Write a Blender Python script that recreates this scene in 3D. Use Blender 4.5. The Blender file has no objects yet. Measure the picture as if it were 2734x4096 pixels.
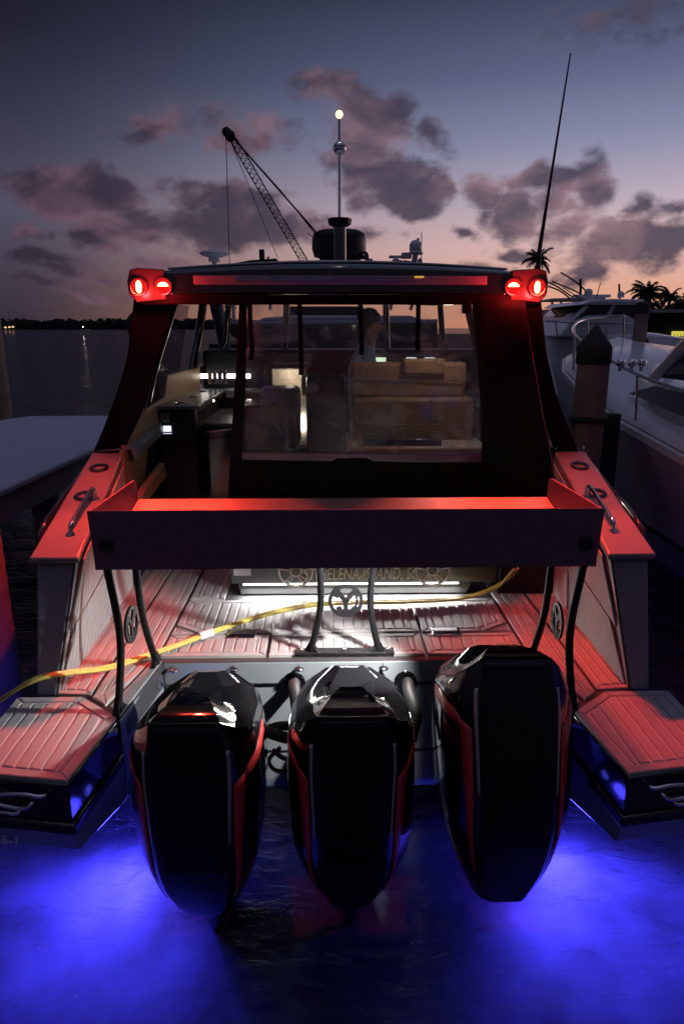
import bpy, bmesh, math, random
from mathutils import Vector, Matrix
R = math.radians
random.seed(7)
sc = bpy.context.scene
COL = sc.collection

# ------------------------------------------------------------------ camera
FPX, CAMH = 2731.0, 2.5
PITCH = math.atan(738 / FPX)
cam_d = bpy.data.cameras.new('camera'); cam = bpy.data.objects.new('camera', cam_d); COL.objects.link(cam)
cam.location = (0, 0, CAMH); cam.rotation_euler = (math.pi/2 - PITCH, 0, 0)
cam_d.sensor_fit = 'VERTICAL'; cam_d.sensor_height = 36; cam_d.lens = 24.0
cam_d.clip_start = 0.05; cam_d.clip_end = 9000
sc.camera = cam
sc.render.resolution_x, sc.render.resolution_y = 683, 1024
sc.view_settings.view_transform = 'Standard'; sc.view_settings.look = 'None'
sc.view_settings.exposure = 0.0; sc.view_settings.gamma = 1.0
sc.render.engine = 'CYCLES'
try:
    sc.cycles.use_denoising = True; sc.cycles.denoiser = 'OPENIMAGEDENOISE'
except Exception: pass
sc.cycles.sample_clamp_indirect = 4.0
sc.cycles.max_bounces = 8; sc.cycles.transparent_max_bounces = 12
sc.cycles.caustics_reflective = False; sc.cycles.caustics_refractive = False

_c, _s = math.cos(PITCH), math.sin(PITCH)
def _ray(px, py):
    x = (px - 1367) / FPX; y = (2048 - py) / FPX
    return Vector((x, _c + y*_s, -_s + y*_c))
def PY(px, py, Y):
    d = _ray(px, py); return Vector((0, 0, CAMH)) + d * (Y / d.y)
def PZ(px, py, z):
    d = _ray(px, py); return Vector((0, 0, CAMH)) + d * ((z - CAMH) / d.z)
def PX(px, py, X):
    d = _ray(px, py); return Vector((0, 0, CAMH)) + d * (X / d.x)
def lin(r, g, b):
    f = lambda v: (v/255/12.92) if v/255 <= .04045 else ((v/255+.055)/1.055)**2.4
    return (f(r), f(g), f(b), 1)

# ------------------------------------------------------------------ world : dusk sky with clouds
class NT:
    def __init__(s, tree): s.t = tree; s.n = tree.nodes; s.l = tree.links
    def add(s, typ, **kw):
        n = s.n.new(typ)
        for k, v in kw.items(): setattr(n, k, v)
        return n
    def put(s, sock, v):
        if hasattr(v, 'is_output') or isinstance(v, bpy.types.NodeSocket): s.l.new(v, sock)
        else: sock.default_value = v
    def m(s, op, a, b=None, c=None, clamp=False):
        n = s.add('ShaderNodeMath', operation=op, use_clamp=clamp)
        for i, v in enumerate((a, b, c)):
            if v is not None: s.put(n.inputs[i], v)
        return n.outputs[0]
    def v(s, op, a, b=None):
        n = s.add('ShaderNodeVectorMath', operation=op)
        s.put(n.inputs[0], a)
        if b is not None: s.put(n.inputs[1], b)
        return n.outputs['Value'] if op in ('LENGTH', 'DOT_PRODUCT') else n.outputs[0]
    def mix(s, f, a, b):
        n = s.add('ShaderNodeMix', data_type='RGBA')
        s.put(n.inputs[0], f); s.put(n.inputs[6], a); s.put(n.inputs[7], b)
        return n.outputs[2]
    def ramp(s, f, stops, interp='LINEAR'):
        n = s.add('ShaderNodeValToRGB'); cr = n.color_ramp; cr.interpolation = interp
        while len(cr.elements) < len(stops): cr.elements.new(0.5)
        for e, (p, c) in zip(cr.elements, stops): e.position = p; e.color = c
        s.put(n.inputs[0], f); return n.outputs[0]
    def noise(s, vec, scale, detail=4, rough=.55, dist=0.0):
        n = s.add('ShaderNodeTexNoise'); s.put(n.inputs['Vector'], vec)
        n.inputs['Scale'].default_value = scale; n.inputs['Detail'].default_value = detail
        n.inputs['Roughness'].default_value = rough; n.inputs['Distortion'].default_value = dist
        return n.outputs[0]
    def sstep(s, x, a, b):
        n = s.add('ShaderNodeMapRange', interpolation_type='SMOOTHSTEP')
        s.put(n.inputs[0], x); n.inputs[1].default_value = a; n.inputs[2].default_value = b
        return n.outputs[0]

SUN_AZ = 42.0
world = bpy.data.worlds.new('World'); sc.world = world; world.use_nodes = True
w = NT(world.node_tree); w.n.clear()
tc = w.add('ShaderNodeTexCoord'); sep = w.add('ShaderNodeSeparateXYZ'); w.l.new(tc.outputs['Generated'], sep.inputs[0])
el = w.m('ARCSINE', sep.outputs[2]); az = w.m('ARCTAN2', sep.outputs[0], sep.outputs[1])
eldeg = w.m('MULTIPLY', el, 180/math.pi)
e01 = w.m('DIVIDE', eldeg, 90.0, clamp=True)
S = lambda deg, c: (deg/90.0, lin(*c))
left = w.ramp(e01, [S(0, (50, 44, 56)), S(3, (62, 55, 69)), S(8, (80, 77, 97)), S(14, (52, 53, 71)), S(19, (32, 32, 47)), S(23, (20, 20, 31)), S(35, (24, 25, 37)), S(52, (74, 78, 104)), S(90, (136, 140, 174))])
right = w.ramp(e01, [S(0, (234, 160, 122)), S(3, (224, 168, 146)), S(5.5, (224, 184, 178)), S(9, (190, 173, 188)), S(12.6, (142, 144, 173)), S(17, (97, 104, 137)), S(22, (60, 66, 90)), S(35, (56, 60, 82)), S(52, (84, 88, 116)), S(90, (136, 140, 174))])
dsun = w.m('SUBTRACT', az, R(SUN_AZ)); cs = w.m('COSINE', dsun)
gl = w.sstep(cs, 0.37, 0.99)
sky = w.mix(gl, left, right)
# cloud layer placed over the sky in azimuth / elevation
cv = w.add('ShaderNodeCombineXYZ'); w.l.new(az, cv.inputs[0]); w.l.new(el, cv.inputs[1])
wn = w.add('ShaderNodeTexNoise'); w.l.new(cv.outputs[0], wn.inputs['Vector']); wn.inputs['Scale'].default_value = 9; wn.inputs['Detail'].default_value = 3
warp = w.v('MULTIPLY', w.v('SUBTRACT', wn.outputs['Color'], (.5, .5, .5)), (.14, .09, 0))
cvw = w.v('ADD', cv.outputs[0], warp)
blobs = [(150,425,150,48,1.2),(245,455,110,40,1.1),(60,440,70,28,.8),(285,530,115,36,1.1),(70,522,48,22,1.0),(100,575,85,24,.75),
 (340,275,65,34,.55),(550,300,95,48,.8),(520,470,120,40,1.0),(540,530,160,50,1.15),(690,515,70,34,.8),(660,545,110,30,.8),
 (760,205,80,46,.8),(850,270,95,60,1.0),(820,330,90,60,.95),(880,395,100,50,1.05),(930,445,110,48,1.1),(1000,300,40,40,.6),(860,545,60,24,.5),
 (1120,435,85,48,1.15),(1190,480,95,58,1.15),(1240,420,60,30,.9),(1330,440,60,62,1.1),(1300,540,70,30,.9),
 (1430,565,110,46,1.15),(1520,560,90,42,1.1),(1495,495,50,22,.75),(1350,620,80,22,.95),(1170,585,60,18,.8),(1060,545,45,15,.6),(1110,615,70,12,.55),
 (1470,15,140,70,.28),(200,610,110,18,.5),(330,600,90,20,.7),(210,660,150,14,.45),(90,655,90,14,.45)]
mx = None
for (vx, vy, rx, ry, wt) in blobs:
    d = _ray(vx*1.7436, vy*1.7436); d.normalize()
    a0, e0 = math.atan2(d.x, d.y), math.asin(d.z)
    k = 1.7436/FPX
    q = w.v('LENGTH', w.v('MULTIPLY', w.v('SUBTRACT', cvw, (a0, e0, 0)), (1/(rx*k*1.16), 1/(ry*k*1.16), 0)))
    val = w.m('MULTIPLY', w.m('SUBTRACT', 1.0, q), wt)
    mx = val if mx is None else w.m('MAXIMUM', mx, val)
st = w.v('MULTIPLY', cv.outputs[0], (1.0, 1.7, 1))
n1 = w.noise(st, 13, 7, .58, .3); n2 = w.noise(st, 30, 5, .6, .2)
dens = w.m('ADD', mx, w.m('MULTIPLY', w.m('SUBTRACT', n1, .5), 1.35))
dens = w.m('ADD', dens, w.m('MULTIPLY', w.m('SUBTRACT', n2, .5), .8))
cover = w.m('MULTIPLY', w.sstep(dens, -0.04, 0.52), .92)
above = w.m('GREATER_THAN', el, -0.002)
cover = w.m('MULTIPLY', cover, above)
n3 = w.noise(st, 7.0, 4, .55, .6)
lit = w.sstep(n3, .40, .66)
cdark = w.mix(gl, lin(50, 42, 58), lin(70, 63, 82)); clite = w.mix(gl, lin(108, 80, 96), lin(152, 118, 126))
ccol = w.mix(lit, cdark, clite)
thick = w.sstep(dens, .25, 1.1)
ccol = w.mix(w.m('MULTIPLY', thick, .55), ccol, cdark)
hi = w.sstep(eldeg, 14, 24); ccol = w.mix(w.m('MULTIPLY', hi, .35), ccol, lin(50, 44, 54))
skyc = w.mix(cover, sky, ccol)
bg = w.add('ShaderNodeBackground'); w.l.new(skyc, bg.inputs[0]); bg.inputs[1].default_value = 1.0
nish = w.add('ShaderNodeTexSky', sky_type='NISHITA'); nish.sun_disc = False
nish.sun_elevation = R(0.5); nish.sun_rotation = R(SUN_AZ)
bg2 = w.add('ShaderNodeBackground'); w.l.new(nish.outputs[0], bg2.inputs[0]); bg2.inputs[1].default_value = 0.0006
addw = w.add('ShaderNodeAddShader'); w.l.new(bg.outputs[0], addw.inputs[0]); w.l.new(bg2.outputs[0], addw.inputs[1])
wo = w.add('ShaderNodeOutputWorld'); w.l.new(addw.outputs[0], wo.inputs[0])

sun_d = bpy.data.lights.new('sun', 'SUN'); sun = bpy.data.objects.new('sun', sun_d); COL.objects.link(sun)
sun_d.energy = 0.11; sun_d.angle = R(15); sun_d.color = (1, .72, .6)
sd = Vector((math.sin(R(SUN_AZ))*math.cos(R(4)), math.cos(R(SUN_AZ))*math.cos(R(4)), math.sin(R(4))))
sun.rotation_euler = sd.to_track_quat('Z', 'Y').to_euler()

# ------------------------------------------------------------------ materials
def mat(name, col, rough=.5, metal=0., var=.0, vscale=8., bump=0., bscale=40., coat=0., emit=None, estr=0., spec=.5, sheen=0., rvar=0.):
    m = bpy.data.materials.new(name); m.use_nodes = True
    t = NT(m.node_tree); b = t.n['Principled BSDF']
    if len(col) == 3: col = (*col, 1)
    b.inputs['Base Color'].default_value = col; b.inputs['Roughness'].default_value = rough
    b.inputs['Metallic'].default_value = metal; b.inputs['Coat Weight'].default_value = coat; b.inputs['Coat Roughness'].default_value = .05
    b.inputs['Specular IOR Level'].default_value = spec
    if sheen: b.inputs['Sheen Weight'].default_value = sheen
    if var or bump or rvar:
        tcn = t.add('ShaderNodeTexCoord')
        if var:
            n = t.noise(tcn.outputs['Object'], vscale, 5, .6)
            d = tuple(max(0, c*(1-var)) for c in col[:3]) + (1,); u = tuple(min(1, c*(1+var)) for c in col[:3]) + (1,)
            t.l.new(t.ramp(n, [(.3, d), (.7, u)]), b.inputs['Base Color'])
        if rvar:
            n = t.noise(tcn.outputs['Object'], vscale*1.7, 5, .65)
            t.l.new(t.m('ADD', t.m('MULTIPLY', t.m('SUBTRACT', n, .5), rvar*2), rough, clamp=True), b.inputs['Roughness'])
        if bump:
            n = t.noise(tcn.outputs['Object'], bscale, 4, .6)
            bn = t.add('ShaderNodeBump'); bn.inputs['Strength'].default_value = bump; bn.inputs['Distance'].default_value = .01
            t.l.new(n, bn.inputs['Height']); t.l.new(bn.outputs[0], b.inputs['Normal'])
    if emit:
        b.inputs['Emission Color'].default_value = (*emit, 1); b.inputs['Emission Strength'].default_value = estr
    return m
M = {}
M['grey_hull'] = mat('grey_hull_paint', (.28, .31, .34), .35, 0, .06, 5, .04, 120, .3, rvar=.08)
M['coaming'] = mat('coaming_paint', (.24, .24, .25), .32, 0, .05, 6, .05, 150, .3, rvar=.1)
M['pillar'] = mat('slate_paint', (.26, .265, .30), .4, 0, .12, 6, .04, 90, .15)
M['bulk'] = mat('bulkhead_paint', (.035, .036, .04), .4, 0, .12, 6, .04, 90, .15)
M['pod'] = mat('lamp_pod_plastic', (.05, .03, .03), .35, 0, .1, 10, .03, 60, .3)
M['deck_base'] = mat('dark_deck_base', (.05, .05, .055), .5, 0, .1, 10)
M['redseam'] = mat('maroon_piping', (.12, .02, .03), .6)
M['trim'] = mat('pale_trim', (.55, .50, .46), .3, .4, .1, 20)
M['seam'] = mat('brown_piping', (.16, .085, .05), .6)
M['navy'] = mat('navy_gelcoat', (.012, .014, .022), .18, 0, 0, 8, 0, 40, .6)
M['gloss_black'] = mat('gloss_black', (.008, .008, .010), .10, 0, 0, 8, .01, 20, .8, rvar=.05)
M['cowl'] = mat('cowl_black', (.006, .006, .008), .10, 0, 0, 8, .012, 6, .4, rvar=.06)
M['panel_black'] = mat('satin_black', (.010, .010, .013), .42, 0, .2, 30, .05, 300, .0, spec=.3)
M['powder'] = mat('powder_coat_black', (.010, .010, .012), .5, 0, .25, 40, .08, 260, spec=.18)
M['tray'] = mat('tray_metal_red_bounce', (.21, .10, .145), .5, .1, .15, 30, .05, 220)  # dark grey metal with red bounce light tinted into the base colour
M['tray_in'] = mat('tray_floor', (.42, .37, .35), .40, 1.0, .08, 14, .04, 150)
M['foam'] = mat('grey_foam_deck', (.33, .32, .33), .7, 0, .09, 12, .15, 400)
M['foam_under'] = mat('pale_foam_core', (.52, .50, .50), .8, 0, .05, 12)
M['chrome'] = mat('polished_steel', (.75, .75, .77), .12, 1, 0, 8, .02, 30)
M['steel'] = mat('brushed_steel', (.55, .55, .57), .3, 1, .1, 20)
M['canvas'] = mat('black_canvas', (.0045, .003, .0035), .85, 0, .25, 18, .25, 500, spec=.2)
M['redstripe'] = mat('red_decal', (.80, .05, .045), .35, 0, .08, 10, 0, 40, .4)
M['tan'] = mat('tan_vinyl', (.40, .235, .13), .5, 0, .08, 9, .12, 160)
M['cream'] = mat('cream_gelcoat', (.70, .60, .48), .4, 0, .05, 6)
M['counter'] = mat('grey_counter', (.20, .20, .215), .25, 0, .2, 60)
M['dkcab'] = mat('dark_cabinet', (.03, .033, .042), .10, 0, .1, 4, .05, 4, .8)
M['white'] = mat('white_gelcoat', (.76, .76, .80), .3, 0, .05, 2, .02, 20, .3)
M['offwhite'] = mat('weathered_white', (.84, .81, .84), .45, 0, .10, 1.5, .02, 14)
M['bluewhite'] = mat('cover_panel', (.50, .52, .61), .75, 0, .06, 3, .15, 90)
M['yglass'] = mat('dark_glass', (.012, .012, .017), .16, 0, 0, 8, 0, 40, .5)
M['hose'] = mat('yellow_hose', (.66, .56, .12), .45, 0, .14, 30, .05, 200)
M['rubber'] = mat('black_rubber', (.015, .015, .016), .55, 0, .15, 30)
M['wood'] = mat('weathered_piling', (.27, .20, .16), .85, 0, .35, 5, .5, 22)
M['darkwood'] = mat('dark_piling_cap', (.03, .027, .027), .8, 0, .3, 8, .3, 30)
M['concrete'] = mat('dock_concrete', (.25, .26, .31), .85, 0, .10, 3, .3, 60)
M['trunk'] = mat('palm_trunk', (.09, .07, .055), .9, 0, .3, 6)
M['frond'] = mat('palm_frond', (.035, .045, .025), .7, 0, .3, 3)
M['darkgreen'] = mat('shore_foliage', (.012, .014, .012), .9, 0, .4, .05)
M['crane'] = mat('crane_steel', (.02, .018, .02), .6, 0, .2, 1)
M['bldg'] = mat('pale_stucco', (.36, .30, .25), .8, 0, .1, .1, emit=(1, .62, .34), estr=.05)  # walls emit a faint warm glow in place of lamplight
M['shed'] = mat('shed_dark', (.012, .012, .013), .8, 0, .2, 1)
M['roofwhite'] = mat('shed_roof_edge', (.5, .5, .55), .6)
M['skin'] = mat('skin', (.42, .24, .17), .5, 0, .06, 20)
M['shirt'] = mat('pale_blue_shirt', (.30, .45, .66), .8, 0, .08, 20)
M['trousers'] = mat('dark_trousers', (.05, .05, .06), .85)
M['hair'] = mat('dark_brown_hair', (.035, .022, .015), .6, 0, .3, 60)
M['letter'] = mat('silver_lettering', (.82, .78, .70), .5)
M['rail'] = mat('stainless_rail', (.52, .52, .55), .2, 1)
M['brass'] = mat('brass', (.6, .4, .12), .25, 1)
def emis(name, col, s):
    m = bpy.data.materials.new(name); m.use_nodes = True; t = NT(m.node_tree); t.n.clear()
    e = t.add('ShaderNodeEmission'); e.inputs[0].default_value = (*col, 1); e.inputs[1].default_value = s
    o = t.add('ShaderNodeOutputMaterial'); t.l.new(e.outputs[0], o.inputs[0]); return m
M['red_led'] = emis('red_led', (1, .34, .11), 11)
M['red_halo'] = emis('red_halo', (1, .012, .012), .9)  # dim even glow of the halo discs around the red lamps
M['white_led'] = emis('white_led', (1, .97, .93), 5)
M['anchor_led'] = emis('anchor_led', (1, .74, .46), 1.7)
M['blue_led'] = emis('blue_led', (.10, .09, 1), 14)
M['cab_led'] = emis('cabin_led', (1, .93, .84), 12)
M['dim_glow'] = emis('cabin_glow', (1, .92, .82), 5)
M['screen'] = emis('screen', (.65, .85, .55), 1.4)
M['lcd'] = emis('lcd', (.75, .85, 1), 1.3)
M['town'] = emis('town_lamp', (1, .62, .3), 1.1)
M['sign'] = emis('yellow_sign', (.85, .70, .10), .8)
def vinyl(name, haze, gloss, tint=(.9, .9, .92)):
    m = bpy.data.materials.new(name); m.use_nodes = True; t = NT(m.node_tree); t.n.clear()
    tcn = t.add('ShaderNodeTexCoord')
    n = t.noise(tcn.outputs['Object'], 5, 5, .6, 1.2)
    bn = t.add('ShaderNodeBump'); bn.inputs['Strength'].default_value = .35; bn.inputs['Distance'].default_value = .05
    t.l.new(t.noise(tcn.outputs['Object'], 3, 3, .5, .8), bn.inputs['Height'])
    tr = t.add('ShaderNodeBsdfTransparent'); tr.inputs[0].default_value = (*tint, 1)
    df = t.add('ShaderNodeBsdfDiffuse'); df.inputs[0].default_value = (.75, .75, .8, 1)
    tl = t.add('ShaderNodeBsdfTranslucent'); tl.inputs[0].default_value = (.75, .75, .8, 1)
    ad = t.add('ShaderNodeMixShader'); ad.inputs[0].default_value = .5; t.l.new(df.outputs[0], ad.inputs[1]); t.l.new(tl.outputs[0], ad.inputs[2])
    gs = t.add('ShaderNodeBsdfGlossy'); gs.inputs['Roughness'].default_value = .07; t.l.new(bn.outputs[0], gs.inputs['Normal'])
    m1 = t.add('ShaderNodeMixShader'); t.l.new(t.m('ADD', t.m('MULTIPLY', t.sstep(n, .47, .72), haze), haze*.2), m1.inputs[0]); t.l.new(tr.outputs[0], m1.inputs[1]); t.l.new(ad.outputs[0], m1.inputs[2])
    m2 = t.add('ShaderNodeMixShader'); m2.inputs[0].default_value = gloss; t.l.new(m1.outputs[0], m2.inputs[1]); t.l.new(gs.outputs[0], m2.inputs[2])
    o = t.add('ShaderNodeOutputMaterial'); t.l.new(m2.outputs[0], o.inputs[0]); return m
M['vinyl'] = vinyl('clear_vinyl', .20, .04)
M['glass'] = vinyl('side_glass', .03, .08, (.42, .40, .46))

def water_mat():
    m = bpy.data.materials.new('harbour_water'); m.use_nodes = True; t = NT(m.node_tree); t.n.clear()
    tcn = t.add('ShaderNodeTexCoord')
    st1 = t.v('MULTIPLY', tcn.outputs['Object'], (1, 1.9, 1))
    n1 = t.noise(st1, 1.1, 4, .55, .4); n2 = t.noise(st1, 5.5, 4, .6, .8); n3 = t.noise(st1, .22, 3, .5)
    h = t.m('ADD', t.m('ADD', t.m('MULTIPLY', n1, .34), t.m('MULTIPLY', n2, .085)), t.m('MULTIPLY', n3, 1.2))
    sx_ = t.add('ShaderNodeSeparateXYZ'); t.l.new(tcn.outputs['Object'], sx_.inputs[0])
    yw = t.m('ADD', sx_.outputs[1], 2080.0); open_ = t.m('ADD', t.m('MULTIPLY', t.sstep(yw, 5.0, 16.0), .62), .38)
    h = t.m('MULTIPLY', h, open_)
    bn = t.add('ShaderNodeBump'); bn.inputs['Strength'].default_value = .9; bn.inputs['Distance'].default_value = 1.0
    t.l.new(h, bn.inputs['Height'])
    fr = t.add('ShaderNodeFresnel'); fr.inputs[0].default_value = 1.34; t.l.new(bn.outputs[0], fr.inputs[1])
    gs = t.add('ShaderNodeBsdfGlossy'); gs.inputs['Roughness'].default_value = .04; gs.inputs[0].default_value = (1, 1, 1, 1); t.l.new(bn.outputs[0], gs.inputs['Normal'])
    tr = t.add('ShaderNodeBsdfTransparent'); tr.inputs[0].default_value = (.82, .88, .97, 1)
    mx_ = t.add('ShaderNodeMixShader'); t.l.new(fr.outputs[0], mx_.inputs[0]); t.l.new(tr.outputs[0], mx_.inputs[1]); t.l.new(gs.outputs[0], mx_.inputs[2])
    o = t.add('ShaderNodeOutputMaterial'); t.l.new(mx_.outputs[0], o.inputs[0]); return m
M['water'] = water_mat()
M['bed'] = mat('murky_water_bed', (.036, .038, .052), .95, 0, .9, 2.6, .25, 1.6)

# ------------------------------------------------------------------ mesh helpers
OFF = {}
class MB:
    def __init__(s): s.v = []; s.f = []
    def add(s, vs, fs):
        o = len(s.v); s.v += [Vector(p) for p in vs]; s.f += [tuple(i+o for i in f) for f in fs]; return s
    def box(s, x0, x1, y0, y1, z0, z1):
        return s.hexa([(x0,y0,z0),(x1,y0,z0),(x1,y1,z0),(x0,y1,z0),(x0,y0,z1),(x1,y0,z1),(x1,y1,z1),(x0,y1,z1)])
    def hexa(s, p):
        return s.add(p, [(3,2,1,0),(4,5,6,7),(0,1,5,4),(1,2,6,5),(2,3,7,6),(3,0,4,7)])
    def prism(s, poly, vec):
        n = len(poly); vec = Vector(vec); a = [Vector(p) for p in poly]; b = [p+vec for p in a]
        return s.add(a+b, [tuple(range(n))[::-1], tuple(range(n, 2*n))] + [(i, (i+1) % n, (i+1) % n+n, i+n) for i in range(n)])
    def flat(s, pts2, z0, z1):
        return s.prism([(x, y, z0) for x, y in pts2], (0, 0, z1-z0))
    def loft(s, rings, closed=True, cap=True):
        n = len(rings[0]); vs = [p for r in rings for p in r]; fs = []
        m = n if closed else n-1
        for i in range(len(rings)-1):
            for j in range(m):
                k = (j+1) % n
                fs.append((i*n+j, i*n+k, (i+1)*n+k, (i+1)*n+j))
        if cap and closed: fs += [tuple(range(n))[::-1], tuple((len(rings)-1)*n+j for j in range(n))]
        return s.add(vs, fs)
    def tube(s, path, r, n=8, cap=True):
        path = [Vector(p) for p in path]; rings = []
        rr = r if isinstance(r, (list, tuple)) else [r]*len(path)
        up = None
        for i, p in enumerate(path):
            t = (path[min(i+1, len(path)-1)] - path[max(i-1, 0)]).normalized()
            if up is None: up = Vector((0,0,1)) if abs(t.z) < .9 else Vector((0,1,0))
            a = t.cross(up).normalized(); b = a.cross(t).normalized(); up = b
            rings.append([p + (a*math.cos(2*math.pi*k/n) + b*math.sin(2*math.pi*k/n))*rr[i] for k in range(n)])
        return s.loft(rings, True, cap)
    def lathe(s, prof, c, n=24, ax=None):
        c = Vector(c); q = (Vector(ax).to_track_quat('Z', 'Y') if ax is not None else None); rings = []
        for r, z in prof:
            ring = []
            for k in range(n):
                p = Vector((r*math.cos(2*math.pi*k/n), r*math.sin(2*math.pi*k/n), z))
                ring.append(c + (q @ p if q else p))
            rings.append(ring)
        return s.loft(rings, True, True)
    def sphere(s, c, r, n=14, sq=(1,1,1)):
        c = Vector(c); rings = []
        for i in range(1, n):
            th = math.pi*i/n
            rings.append([c + Vector((r*sq[0]*math.sin(th)*math.cos(2*math.pi*k/(n*2)), r*sq[1]*math.sin(th)*math.sin(2*math.pi*k/(n*2)), -r*sq[2]*math.cos(th))) for k in range(n*2)])
        return s.loft(rings, True, True)
    def ring(s, c, r0, r1, a0, a1, th, ex, ey, ez, n=40):
        """flat annular sector in plane (ex,ey), thickness th along ez"""
        c, ex, ey, ez = Vector(c), Vector(ex), Vector(ey), Vector(ez); rings = []
        for i in range(n+1):
            a = a0+(a1-a0)*i/n; u = ex*math.cos(a)+ey*math.sin(a)
            rings.append([c+u*r0-ez*th/2, c+u*r1-ez*th/2, c+u*r1+ez*th/2, c+u*r0+ez*th/2])
        return s.loft(rings, True, abs(a1-a0) < 6.28)
    def build(s, name, material, parent=None, bevel=0, smooth=None, solid=0, sub=0, segs=2):
        off = Vector((0, 0, 0)); loc = Vector((0, 0, 0))
        if parent is not None: off = OFF.get(parent.name, Vector((0,0,0)))
        elif s.v:
            xs = [p.x for p in s.v]; ys = [p.y for p in s.v]; zs = [p.z for p in s.v]
            off = Vector(((min(xs)+max(xs))/2, (min(ys)+max(ys))/2, min(zs))); loc = off.copy()
        me = bpy.data.meshes.new(name); me.from_pydata([tuple(p-off) for p in s.v], [], s.f); me.update()
        bm = bmesh.new(); bm.from_mesh(me); bmesh.ops.recalc_face_normals(bm, faces=bm.faces); bm.to_mesh(me); bm.free()
        o = bpy.data.objects.new(name, me); COL.objects.link(o); o.location = loc
        OFF[o.name] = off
        if parent is not None: o.parent = parent
        me.materials.append(material)
        if solid:
            md = o.modifiers.new('solid', 'SOLIDIFY'); md.thickness = solid; md.offset = 0
        if bevel:
            md = o.modifiers.new('bevel', 'BEVEL'); md.width = bevel; md.segments = segs; md.limit_method = 'ANGLE'; md.angle_limit = R(32)
        if sub:
            md = o.modifiers.new('sub', 'SUBSURF'); md.levels = sub; md.render_levels = sub
        if smooth is not None or bevel:
            for p in me.polygons: p.use_smooth = True
            me.set_sharp_from_angle(angle=R(smooth if smooth is not None else 40))
        return o
def empty(name, loc, rz=0):
    o = bpy.data.objects.new(name, None); COL.objects.link(o); o.location = loc; o.rotation_euler = (0, 0, rz)
    OFF[o.name] = Vector(loc); return o
def tag(o, label, cat=None, group=None, kind=None):
    o['label'] = label
    if cat: o['category'] = cat
    if group: o['group'] = group
    if kind: o['kind'] = kind
    return o
def copy_tree(o, parent=None):
    c = o.copy(); COL.objects.link(c); c.parent = parent
    OFF[c.name] = OFF.get(o.name, Vector((0, 0, 0)))
    for ch in list(o.children): copy_tree(ch, c)
    return c
def spline(pts, n=8):
    pts = [Vector(p) for p in pts]; out = []
    P = [pts[0]*2-pts[1]] + pts + [pts[-1]*2-pts[-2]]
    for i in range(1, len(P)-2):
        for k in range(n):
            t = k/n; p0, p1, p2, p3 = P[i-1:i+3]
            out.append(.5*((2*p1)+(p2-p0)*t+(2*p0-5*p1+4*p2-p3)*t*t+(3*p1-p0-3*p2+p3)*t**3))
    out.append(pts[-1]); return out
def lamp(name, typ, loc, energy, color, parent=None, size=.03, target=None, spot=None, blend=.3):
    d = bpy.data.lights.new(name, typ); o = bpy.data.objects.new(name, d); COL.objects.link(o); o.location = loc
    d.energy = energy; d.color = color
    if typ in ('POINT', 'SPOT'): d.shadow_soft_size = size
    if typ == 'AREA': d.size = size
    if spot: d.spot_size = R(spot); d.spot_blend = blend
    if target is not None: o.rotation_euler = (Vector(loc)-Vector(target)).to_track_quat('Z', 'Y').to_euler()
    if parent: o.parent = parent
    return o
def text_mesh(name, body, material, parent, origin, ex, ey, size, sx=1.0, shear=0.0, extrude=.002):
    cu = bpy.data.curves.new(name, 'FONT'); cu.body = body; cu.size = size; cu.align_x = 'CENTER'; cu.extrude = extrude; cu.shear = shear
    tmp = bpy.data.objects.new(name+'_tmp', cu); COL.objects.link(tmp)
    bpy.context.view_layer.update()
    me = bpy.data.meshes.new_from_object(tmp.evaluated_get(bpy.context.evaluated_depsgraph_get()))
    bpy.data.objects.remove(tmp); bpy.data.curves.remove(cu)
    ex, ey = Vector(ex).normalized(), Vector(ey).normalized(); ez = ex.cross(ey); og = Vector(origin)
    for v_ in me.vertices:
        p = v_.co; v_.co = og + ex*p.x*sx + ey*p.y + ez*p.z
    me.materials.clear(); me.materials.append(material); me.name = name
    o = bpy.data.objects.new(name, me); COL.objects.link(o); o.parent = parent; return o

# ------------------------------------------------------------------ setting: water
wm = MB().add([(-2600,-40,0),(2600,-40,0),(2600,4200,0),(-2600,4200,0)], [(0,1,2,3)])
water = wm.build('water', M['water']); tag(water, 'dark rippled harbour water around the moored boat', kind='structure')
bd = MB().add([(-2600,-40,0),(2600,-40,0),(2600,4200,0),(-2600,4200,0)], [(0,1,2,3)])
bd.v = [p + Vector((0,0,-.42)) for p in bd.v]
bed = bd.build('water_bed', M['bed']); tag(bed, 'murky blue lit depth beneath the water surface', kind='structure')

fk_ = MB(); rnd = random.Random(21)
for i in range(150):
    px, py = (rnd.gauss(470, 60), rnd.uniform(3190, 3700)) if i < 90 else (rnd.gauss(2290, 90), rnd.uniform(3250, 3800)) if i < 115 else (rnd.uniform(60, 2650), rnd.uniform(3500, 4090))
    p = PZ(px, py, 0); rr_ = rnd.choice((.0008, .0012, .0016, .0022, .0034 if i < 90 else .0014))
    fk_.sphere((p.x, p.y, .0005), rr_, 4, (1, 1, .5))
tag(fk_.build('foam_flecks', mat('foam_fleck', (.6, .62, .66), .7)), 'scattered tiny foam flecks floating on the blue lit water', 'foam', kind='stuff')

# ------------------------------------------------------------------ the sport boat (boat-local coordinates)
BX, BA = 0.083, R(1.2)
boat = empty('sport_boat', (BX, 0, 0), BA); OFF[boat.name] = Vector((0, 0, 0))
tag(boat, 'large dark sport boat with three black outboards and glowing red roof lamps', 'boat')
_ca, _sa = math.cos(BA), math.sin(BA)
def LB(p):
    x, y, z = p; x -= BX
    return Vector((x*_ca + y*_sa, -x*_sa + y*_ca, z))
bY = lambda px, py, Y: LB(PY(px, py, Y))
bZ = lambda px, py, z: LB(PZ(px, py, z))
bX = lambda px, py, X: LB(PX(px, py, X))

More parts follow.
